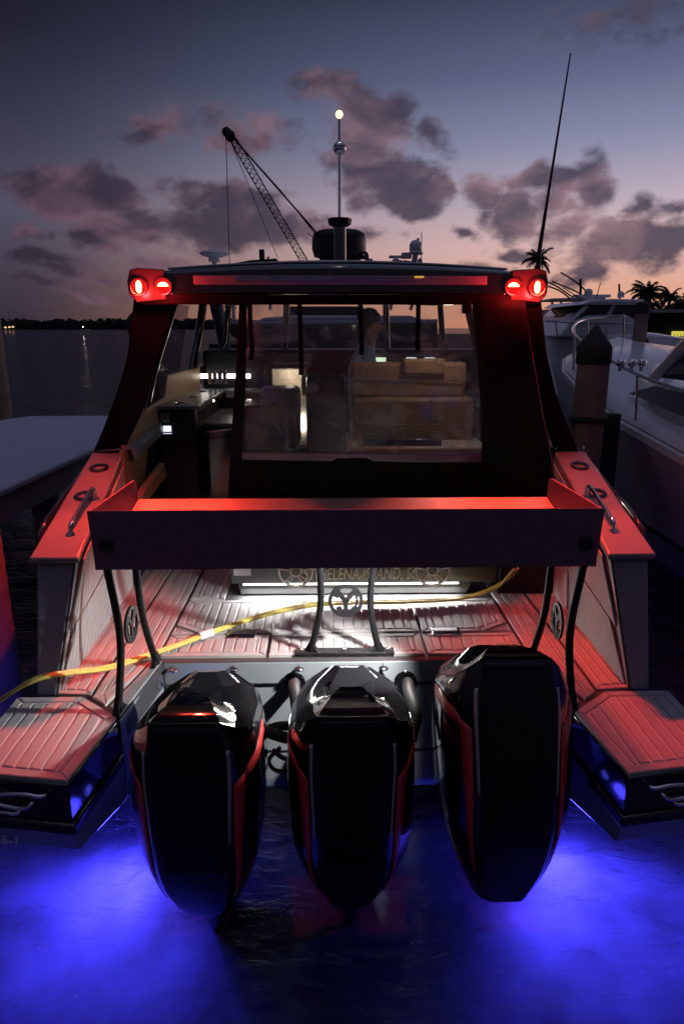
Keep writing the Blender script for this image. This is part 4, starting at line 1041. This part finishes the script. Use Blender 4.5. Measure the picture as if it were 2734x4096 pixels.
p = PY(25, 1500, 10.9); piling(p.x-.28, 10.9, .28, PY(0,1232,10.9).z, .1, 'grey round piling at the left picture edge beyond the dock', (-.0, 0), False)
p = PY(38, 2150, 3.9); piling(p.x-.235, 3.9, .165, 1.72, .1, 'nearest piling at lower left bathed in red light', (0,0), False)

# ------------------------------------------------------------------ neighbouring boats
def rail(mb, pts, r=.014, posts=None):
    mb.tube(spline(pts, 4), r, 6)
def cruiser():
    o = empty('white_cruiser', (3.6, 7, 0)); tag(o, 'white cruiser with bow rail moored close on the right', 'boat')
    # bow towards far left ; starboard... stations along Y from stern (near) to bow (far)
    st_ = [(2.2,2.66,1.38),(4.0,2.68,1.45),(5.35,2.70,1.52),(6.6,2.70,1.62),(7.8,2.71,1.80),(8.8,2.80,1.97),(9.6,3.05,2.08),(10.4,3.50,2.17),(11.1,4.3,2.23)]
    rings = []
    for y, x, z in st_:
        cx = 4.35; h = cx-x
        rings.append([(x,y,z),(x+.03,y,z-.10),(x+.16*h,y,z-.5),(x+.35*h,y,.45),(x+.42*h,y,.38),(x+.55*h,y,-.05),(cx,y,-.4),(cx+h-.55*h,y,-.05),(cx+h-.35*h,y,.45),(cx+h,y,z)])
    h_ = MB().loft(rings, False, False).build('hull', M['offwhite'], o, smooth=30, solid=.03)
    rb = MB()
    rb.loft([[(x-.025,y,z+.0),(x-.03,y,z-.06),(x+.03,y,z-.07),(x+.03,y,z)] for y,x,z in st_]); rb.build('rub_rail', M['white'], h_, smooth=40)
    bt = MB().loft([[(x+.345*(4.35-x)-.012,y,.50),(x+.345*(4.35-x)-.012,y,.42)] for y,x,z in st_], False, False); bt.build('boot_stripe', M['rubber'], h_, solid=.012)
    dkr = []
    for y, x, z in st_:
        cx = 4.35; h = cx-x
        dkr.append([(x+.02,y,z+.02),(x+.16*h,y,z+.05),(cx,y,z+.12),(cx+h-.02,y,z+.02)])
    MB().loft(dkr, False, False).build('deck', M['white'], o, smooth=40, solid=.02)
    # trunk cabin with side window and windscreen
    cab = []
    for y, xi, z0, z1 in [(3.6,3.05,1.5,2.05),(5.2,3.02,1.55,2.02),(6.6,3.05,1.66,1.98),(7.6,3.2,1.80,2.02),(8.4,3.55,1.95,2.07)]:
        cx = 4.35; cab.append([(xi,y,z0),(xi+.10,y,z1-.04),(xi+.22,y,z1),(2*cx-xi-.22,y,z1),(2*cx-xi-.10,y,z1-.04),(2*cx-xi,y,z0)])
    tc_ = MB().loft(cab, False, False).build('trunk_cabin', M['white'], o, smooth=30, solid=.02)
    MB().hexa([(3.01,5.0,1.66),(3.01,7.3,1.83),(3.06,7.3,1.83),(3.06,5.0,1.66),(3.075,4.85,1.90),(3.10,6.9,1.94),(3.14,6.9,1.94),(3.12,4.85,1.90)]).build('cabin_window', M['yglass'], tc_, bevel=.01)
    p0, p1 = PY(2590,1478,5.6), PY(2740,1350,4.9)
    wsn = MB(); wsn.tube([(3.16,7.05,2.0),(3.07,6.2,2.41)], .055, 8); wsn.tube([(3.07,6.2,2.41),(3.2,4.0,2.5)], .05, 8); wsn.tube([(3.16,7.05,2.02),(4.35,7.6,2.08)], .03, 8); wsn.tube([(3.14,6.1,2.0),(3.1,5.6,2.42)], .025, 8)
    ws = wsn.build('windscreen_frame', M['white'], o, smooth=50)
    MB().add([(3.17,7.0,2.02),(3.09,6.2,2.38),(3.22,4.0,2.46),(3.2,4.0,2.04)], [(0,1,2,3)]).build('windscreen', M['yglass'], ws, solid=.01)
    # horns on the cabin roof, rail
    hn = MB()
    for px in (2480, 2525, 2565): 
        p = PY(px, 1452, 7.0); hn.sphere(p, .045, 8, (1,1.1,1)); hn.tube([p, p-Vector((0,0,.08))], .02, 8)
    hn.build('horn_lamp', M['chrome'], o, smooth=60)
    rl = MB(); pts = [(x+.10,y,z+.45) for y,x,z in st_[2:]]
    rl.tube(spline([(2.80,4.3,1.55),(2.79,4.9,1.92)]+pts, 4), .016, 8)
    for y, x, z in st_[2:]: rl.tube([(x+.08,y-.12,z+.02),(x+.10,y,z+.45)], .013, 6)
    rl.build('bow_rail', M['rail'], o, smooth=60)
    lt = MB(); n = 30
    lt.tube([(2.95+.03*math.sin(i*.9),4.6+i*.03,1.56+.05*math.sin(i*1.7)) for i in range(n)], .012, 6); lt.build('mooring_rope', M['wood'], o)
    return o
cruiser()
def yacht(name, label, Y, xb, xs, zsheer, scale, flip=1, fly=False):
    """side-on motor yacht; bow at pixel xb (z level), stern at xs"""
    pass
def motor_yacht():
    Y = 17; o = empty('motor_yacht', (PY(2400,1300,Y).x, Y, 0)); tag(o, 'white motor yacht with curved dark windscreens and radar arch moored far right', 'boat')
    A = lambda px, py, dy=0: PY(px, py, Y+dy)
    L = A(2170,1440); cxr = A(2640,1400)
    xs = [A(2165,1390).x, A(2230,1380).x, A(2330,1380).x, A(2450,1380).x, A(2560,1380).x, A(2700,1380).x]
    zt = [A(2165,1365).z, A(2230,1362).z, A(2330,1352).z, A(2450,1345).z, A(2560,1350).z, A(2680,1360).z]
    hw = [.1, 1.0, 1.7, 2.1, 2.2, 2.2]; yc = Y+1.2
    rings = []
    for x, z, h in zip(xs, zt, hw):
        rings.append([(x,yc-h,z),(x+.2,yc-h*.93,z*.55),(x+.4,yc-h*.8,.1),(x+.5,yc,-.4),(x+.4,yc+h*.8,.1),(x+.2,yc+h*.93,z*.55),(x,yc+h,z)])
    h_ = MB().loft(rings, False, False).build('hull', M['white'], o, smooth=40, solid=.03)
    MB().loft([[(x,yc-h,z+.01),(x,yc,z+.15),(x,yc+h,z+.01)] for x,z,h in zip(xs,zt,hw)], False, False).build('deck', M['white'], o, smooth=40, solid=.02)
    # superstructure
    def slab(pts, w0, name, m, par, bev=.02, dz=0): 
        P_ = [A(*p) for p in pts]; return MB().prism([(p.x, yc-w0, p.z) for p in P_], (0, 2*w0, 0)).build(name, m, par, bevel=bev)
    hs_ = slab([(2210,1350),(2262,1288),(2330,1262),(2480,1258),(2540,1290),(2560,1350)], 1.55, 'deckhouse', M['white'], o, .06)
    slab([(2232,1325),(2268,1285),(2330,1225),(2345,1222),(2545,1222),(2538,1292),(2530,1300),(2330,1300)], 1.45, 'pilothouse', M['yglass'], hs_, .05)
    slab([(2300,1222),(2335,1203),(2420,1197),(2540,1200),(2552,1222)], 1.6, 'roof', M['white'], hs_, .04)
    fr = MB()
    for p, q in (((2330,1225),(2262,1290)),((2435,1222),(2395,1292)),((2545,1222),(2520,1295))): fr.tube([A(*p)+Vector((0,-.27,0)), A(*q)+Vector((0,-.30,0))], .05, 6)
    fr.tube([A(2262,1290)+Vector((0,-.3,0)), A(2540,1297)+Vector((0,-.3,0))], .05, 6)
    fr.build('window_frame', M['white'], hs_, smooth=50)
    rd_ = MB(); p = A(2435,1178); rd_.box(p.x-.45,p.x+.45,yc-.1,yc+.1,p.z-.02,p.z+.05); rd_.box(p.x-.12,p.x+.12,yc-.12,yc+.12,p.z-.2,p.z-.021); rd_.lathe([(.1,0),(.1,.12),(.05,.17)], A(2350,1185), 10); rd_.lathe([(.08,0),(.08,.1),(.03,.14)], A(2480,1190), 10)
    rd_.build('radar', M['offwhite'], hs_)
    an = MB(); an.tube([A(2476,1195),A(2474,1135)], .025, 6); an.tube([A(2380,1200),A(2400,1130)], .01, 5); an.tube([A(2250,1150),A(2320,1195)], .012, 5); an.build('antenna', M['rubber'], hs_)
    rl = MB(); rp0 = [A(2150,1285),A(2240,1290),A(2350,1292),A(2460,1296),A(2520,1302)]
    rl.tube(spline([p+Vector((0,-.6,0)) for p in rp0], 4), .022, 6)
    for px in (2190, 2245, 2310, 2380, 2450): rl.tube([A(px,1290)+Vector((0,-.6,0)), A(px+8,1345)+Vector((0,-.6,0))], .018, 6)
    rl.build('bow_rail', M['rail'], o, smooth=60)
    pc = MB()
    for px in (2475, 2500): pc.lathe([(.12,0),(.12,.02),(.0,.03)], A(px,1365)+Vector((0,-1.0,0)), 14, (0,-1,0))
    pc.build('porthole', M['yglass'], h_)
motor_yacht()
def flybridge():
    Y = 27; A = lambda px, py, dy=0: PY(px, py, Y+dy); o = empty('fishing_boat', (A(2260,1300).x, Y, 0)); tag(o, 'dim fishing boat with flat canopy and long outriggers behind the motor yacht', 'boat')
    P_ = [A(2140,1290),A(2420,1290),A(2440,1330),A(2160,1330)]
    MB().prism([A(2130,1275),A(2400,1270),A(2420,1330),A(2180,1330)], (0,3,0)).build('hull', M['shed'], o)
    MB().prism([A(2185,1200),A(2210,1193),A(2420,1188),A(2420,1198)], (0,2.4,0)).build('canopy', M['offwhite'], o)
    k = MB()
    for px in (2205, 2240, 2290, 2330): k.tube([A(px,1195,.6), A(px+8,1275,.6)], .05, 6)
    k.build('canopy_post', M['rail'], o)
    MB().prism([A(2210,1235),A(2300,1230),A(2310,1275),A(2205,1275)], (0,2.0,0)).build('helm_station', M['offwhite'], o)
    k = MB(); 
    for q in (((2160,1118),(2215,1140),(2290,1190)), ((2170,1140),(2230,1160),(2280,1195)), ((2240,1090),(2290,1120),(2350,1170)), ((2205,1125),(2300,1165),(2330,1185))): k.tube(spline([A(*p) for p in q], 5), .03, 5)
    k.tube([A(2320,1190),A(2320,1115)], .05, 6); k.build('outrigger', M['crane'], o)
flybridge()
def sportfisher():
    Y = 26; A = lambda px, py, dy=0: PY(px, py, Y+dy); o = empty('sport_fisher', (A(1250,1300).x, Y, 0)); tag(o, 'large white yacht lying across beyond the cabin with radar mast above the roof', 'boat')
    h_ = MB().prism([A(868,1292),A(1000,1300),A(1750,1290),A(1750,1400),A(1010,1392),A(935,1350)], (0,4,0)).build('hull', M['navy'], o, bevel=.05)
    MB().prism([A(862,1276),A(1000,1284),A(1750,1276),A(1750,1291),A(1000,1301),A(868,1293)], (0,4,0)).build('sheer_band', M['white'], h_, bevel=.03)
    MB().prism([A(1020,1285),A(1060,1270),A(1180,1262),A(1640,1262),A(1700,1280)], (0,3.4,0)).build('deckhouse', M['offwhite'], o, bevel=.08)
    rf = MB().prism([A(905,1058),A(1000,1040),A(1105,1033),A(1108,1043),A(1050,1052),A(930,1064)], (0,3,0)).build('tower_roof', M['shed'], o, bevel=.03)
    k = MB(); k.tube([A(1048,1038),A(1046,998)], .10, 8); k.tube([A(1070,1036),A(1074,1026)], .03, 6); k.build('roof_post', M['crane'], rf)
    k = MB()
    for p, q in (((930,1060),(1000,1240)),((1090,1045),(1080,1240)),((1600,1040),(1560,1240)),((1700,1062),(1640,1240))): k.tube([A(*p), A(*q)], .06, 6)
    k.build('tower_leg', M['rail'], o)
    ar = MB().prism([A(1540,1050),A(1620,1040),A(1720,1058),A(1770,1066),A(1560,1066)], (0,3,0)).build('flybridge_top', M['white'], o, bevel=.05)
    k = MB(); p = A(1600,1027); k.box(p.x-.40,p.x+.35,Y,Y+.2,p.z-.04,p.z+.05); k.box(p.x+.05,p.x+.4,Y-.1,Y+.3,p.z-.05,p.z+.14); k.tube([A(1590,1035),A(1575,1052)], .12, 8); k.build('open_radar', M['offwhite'], ar, bevel=.02)
    k = MB().lathe([(.26,0),(.28,.05),(.20,.10),(.22,.14),(.22,.34),(.14,.46),(0,.50)], A(1660,1018), 18); k.build('satellite_dome', M['white'], ar, smooth=50)
    k = MB(); k.tube([A(1655,1048),A(1662,1015)], .10, 8); k.tube([A(1668,995),A(1671,952)], .05, 6); k.tube([A(1684,1050),A(1685,930)], .018, 5); k.lathe([(.09,0),(.09,.12),(0,.2)], A(1678,1054), 10); k.build('mast', M['offwhite'], ar, smooth=50)
    k = MB(); k.tube([A(866,1222),A(945,1232)], .04, 6); k.tube([A(866,1222),A(880,1278)], .035, 6); k.tube([A(880,1225),A(920,1282)], .035, 6); k.tube([A(935,1216),A(935,1280)], .08, 6); k.build('bow_rail', M['rail'], o)
sportfisher()

# ------------------------------------------------------------------ crane
def crane_():
    Y = 75; A = lambda px, py, dy=0: PY(px, py, Y+dy); b0, b1 = A(1225,1060), A(925,545)
    o = empty('crawler_crane', (b0.x, Y, 0)); tag(o, 'tall lattice boom crane silhouetted behind the boat roof', 'crane')
    d = (b1-b0); n = 26; s1 = Vector((d.z,0,-d.x)).normalized(); k = MB(); wd = .36
    cor = [(s1*wd+Vector((0,wd,0))), (s1*wd-Vector((0,wd,0))), (-s1*wd-Vector((0,wd,0))), (-s1*wd+Vector((0,wd,0)))]
    for c in cor: k.tube([b0+c*.95, b0+d*.9+c, b1+c*.5], .06, 5)
    for i in range(n):
        p, q = b0+d*(i/n), b0+d*((i+1)/n)
        for j in range(4): k.tube([p+cor[j]*(.98), q+cor[(j+1) % 4]*.98], .026, 4); 
        k.tube([p+cor[1], p+cor[2]], .028, 4)
    k.build('boom', M['crane'], o)
    k = MB(); k.tube([b1, A(903,520)], [.5,.35], 8); k.lathe([(.45,-.15),(.45,.15)], A(906,528), 12, (0,1,0)); k.lathe([(.5,-.15),(.5,.15)], A(920,545), 12, (0,1,0)); k.build('boom_head', M['crane'], o)
    k = MB()
    k.tube([A(918,535),A(1265,930)], .09, 5); k.tube([A(918,535),A(1120,760),A(1300,985),A(1420,1100)], .05, 5)
    k.tube([A(903,530),A(918,1070)], .04, 4); k.tube([A(908,530),A(1110,1030)], .03, 4); k.tube([A(1230,930),A(1420,1120)], .04, 4)
    k.build('cable', M['crane'], o)
    k = MB(); g = A(1300,1310); k.box(g.x-4,g.x+4,Y-2,Y+2,.6,4.6); k.box(g.x-5,g.x+5,Y-2.6,Y-1.4,-.3,1.0); k.build('cab', M['crane'], o, bevel=.1)
crane_()

# ------------------------------------------------------------------ land, palms, shed
MB().add([(-2600,900,-.2),(-60,900,-.2),(-60,900,2.0),(-2600,900,2.0),(-2600,1000,2.2),(-60,1000,2.2)], [(0,1,2,3),(3,2,5,4)]).build('far_shore', M['darkgreen'])
tag(bpy.data.objects['far_shore'], 'low far shoreline across the water', kind='structure')
rb_ = MB(); rb_.flat([(14,60),(200,60),(200,200),(-14,200),(-14,74)], -.4, .8); gl_ = rb_.build('marina_ground', M['darkgreen']); tag(gl_, 'dark marina land behind the moored boats', kind='structure')
tb_ = MB(); rnd = random.Random(11)
for i in range(620):
    x = rnd.uniform(-560, -60); h = rnd.uniform(4, 11) if rnd.random() < .8 else rnd.uniform(9, 14); y = rnd.uniform(905, 960)
    base_ = Vector((x, y, 1.5)); nn = 7; rr = rnd.uniform(3, 8)
    pts = [base_+Vector((rr*math.cos(a*6.283/nn)*rnd.uniform(.7,1.1), rr*math.sin(a*6.283/nn)*.8, 0)) for a in range(nn)]
    mid = [p+Vector((0,0,h*rnd.uniform(.45,.7))) for p in pts]; t_ = [base_+(p-base_)*rnd.uniform(.3,.6)+Vector((0,0,h*rnd.uniform(.85,1.0))) for p in pts]
    tb_.loft([pts, mid, t_])
tag(tb_.build('far_trees', M['darkgreen']), 'dark belt of trees along the far shore', 'trees', kind='stuff')
for i, (px0, px1, py0, lab) in enumerate([(212,255,1283,'low pale lit building at the left end of the shore row'),(258,305,1278,'widest pale lit building standing in the shore row'),(345,372,1279,'narrow pale lit building right of the shore gap'),(374,398,1281,'small pale lit building at the right end of the shore row')]):
    a, b = PY(px0,1297,980), PY(px1,py0,980); o = empty('shore_building', ((a.x+b.x)/2, 980, 0)); tag(o, lab, 'building', 'lit buildings on the far shore')
    k = MB(); k.box(a.x,b.x,980,1000,1.5,b.z-1.2); n_ = 3
    for j in range(n_): k.box(a.x+(b.x-a.x)*(j/n_)+.5, a.x+(b.x-a.x)*((j+.6)/n_), 981, 999, b.z-1.25, b.z+random.uniform(0,1.5))
    k.build('wall', M['bldg'], o)
    k = MB(); nw = max(3, int((b.x-a.x)/3))
    for j in range(nw):
        for zz in (b.z-3.2, b.z-6):
            if random.random() < .6: xx = a.x+(b.x-a.x)*(j+.3)/nw; k.box(xx,xx+1.1,979.6,979.9,zz,zz+1.2)
    if k.v: k.build('lit_window', M['town'], o)
k0 = None
for i, (px, py) in enumerate([(22,1313),(38,1312),(52,1311)]):
    p = PY(px, py, 895); t_ = MB().box(p.x-1.2,p.x+1.2,895,896,p.z+.2,p.z+2.0).build('shore_lamp', M['town']); tag(t_, ['warm shore light at the far left edge','middle warm shore light near the left edge','warm shore light right of its two neighbours'][i], 'lamp', 'warm lights low on the far shore')
sb = empty('motorboat', (PY(335,1316,420).x, 420, 0)); tag(sb, 'tiny boat with a white lamp and wake crossing the open water', 'boat')
c0 = Vector(sb.location)
MB().loft([[c0+Vector(p) for p in r] for r in [[(-2.4,-.8,.1),(-2.4,.8,.1),(-2.4,.9,1.2),(-2.4,-.9,1.2)],[(1,-.8,.1),(1,.8,.1),(1,.95,1.3),(1,-.95,1.3)],[(3.2,-.05,.5),(3.2,.05,.5),(3.2,.05,1.6),(3.2,-.05,1.6)]]]).build('hull', M['white'], sb)
MB().hexa([c0+Vector(p) for p in [(-1,-.6,1.3),(.8,-.6,1.3),(.8,.6,1.3),(-1,.6,1.3),(-.8,-.5,2.4),(.2,-.5,2.4),(.2,.5,2.4),(-.8,.5,2.4)]]).build('cabin', M['shed'], sb)
MB().sphere(c0+Vector((-.3,0,2.9)), .24, 6).build('lamp', M['cab_led'], sb)
wk = MB()
for i in range(26):
    x = random.uniform(-9, 8); y = random.uniform(-3, 3); wk.hexa([c0+Vector(p) for p in [(x,y,0.02),(x+2.2,y,0.02),(x+2,y+1.2,.02),(x,y+1,.02),(x+.3,y,.22),(x+1.6,y,.25),(x+1.5,y+1,.2),(x+.3,y+.8,.2)]])
wk.build('wake', mat('foam_white', (.6,.6,.62), .8), sb)
def palm(px, pytop, Y, h_c, seed, label, group=None, nf=22, L=2.3):
    p = PY(px, pytop, Y); o = empty('palm_tree', (p.x, Y, .5)); tag(o, label, 'palm', group); rnd = random.Random(seed)
    c = Vector((p.x, Y, p.z)); bs_ = Vector((p.x+rnd.uniform(-.8,.8), Y, .3))
    MB().tube(spline([bs_, bs_.lerp(c,.5)+Vector((rnd.uniform(-.4,.4),0,0)), c], 6), [.22]+[.17]*11+[.16], 8).build('trunk', M['trunk'], o, smooth=60)
    k = MB()
    for i in range(nf):
        a = rnd.uniform(0, 6.283); e = rnd.uniform(-.35, 1.25); l = L*rnd.uniform(.8, 1.1); d = Vector((math.cos(a)*math.cos(e), math.sin(a)*math.cos(e), math.sin(e)))
        pts = []; q = c.copy(); dd = d.copy()
        for s_ in range(9):
            pts.append(q.copy()); q += dd*l/8; dd = (dd+Vector((0,0,-.21))).normalized()
        k.tube(pts, [.035]*4+[.02]*5, 4)
        for s_ in range(1, 9):
            for u in (0, .33, .66):
                b_ = pts[s_-1].lerp(pts[s_], u); t = (pts[s_]-pts[s_-1]).normalized(); n_ = t.cross(Vector((0,0,1))).normalized()
                for sg in (-1, 1):
                    ll = l*.36*(1-.07*s_)*rnd.uniform(.7,1.1); tip = b_+(n_*sg*.55+t*.7+Vector((0,0,-.45-.35*rnd.random()))).normalized()*ll; wv = t*(.035*l)
                    k.add([b_-wv, b_+wv, tip], [(0,1,2)])
    k.build('crown', M['frond'], o)
    return o
palm(2152, 1042, 62, 2, 1, 'lone palm standing behind the base of the right whip antenna', nf=30, L=1.55)
palm(2590, 1178, 60, 2, 2, 'fuller palm left of its neighbour beyond the right hand pilings', nf=34, L=1.9)
palm(2678, 1192, 66, 2, 3, 'slimmer palm right of the fuller one near the right edge', nf=26, L=1.7)
palm(2735, 1215, 64, 2, 9, 'palm cut off by the right picture edge', nf=24, L=1.5)
for i, px in enumerate((72, 88, 100, 118, 438, 446, 462, 40)):
    palm(px, 1283-(i % 3)*2, 880, 2, 20+i, 'small silhouetted palm on the far shore', 'small palms on the far shore', 14, 4.5)
bu = MB(); rnd = random.Random(5)
bus = empty('dark_hedge', (PY(2700,1240,70).x, 70, 0)); tag(bus, 'dark bushy foliage below the palms at right', 'hedge')
for i in range(1500):
    px = rnd.uniform(2560, 2860); py = rnd.uniform(1205+abs(math.sin(px*.03))*22, 1290); p = PY(px, py, rnd.uniform(66, 74)); s_ = rnd.uniform(.15,.4)
    v_ = [Vector((rnd.uniform(-1,1),rnd.uniform(-1,1),rnd.uniform(-1,1))).normalized()*s_ for _ in range(3)]; bu.add([p+q for q in v_], [(0,1,2)])
bu.build('foliage', M['frond'], bus)
sh = empty('boat_shed', (PY(2680,1300,40).x, 40, 0)); tag(sh, 'dark open boat shed with pale roof edge at the right', 'shed')
MB().prism([PY(2585,1252,40),PY(3100,1252,40),PY(3100,1420,40),PY(2585,1420,40)], (0,14,0)).build('wall', M['shed'], sh)
MB().prism([PY(2575,1238,39.5),PY(3110,1238,39.5),PY(3110,1250,39.5),PY(2575,1250,39.5)], (0,15,0)).build('roof', M['roofwhite'], sh)
sg = MB(); a, b = PY(2683,1335,39.8), PY(2730,1325,39.8); sg.box(a.x,b.x,39.7,39.8,a.z,b.z)
for i in range(4): sg.box(a.x+i*.18,a.x+.1+i*.18,39.7,39.8,a.z-.14,a.z-.003)
sgo = sg.build('lit_sign', M['sign']); tag(sgo, 'small yellow lit sign on the dark boat shed', 'sign')
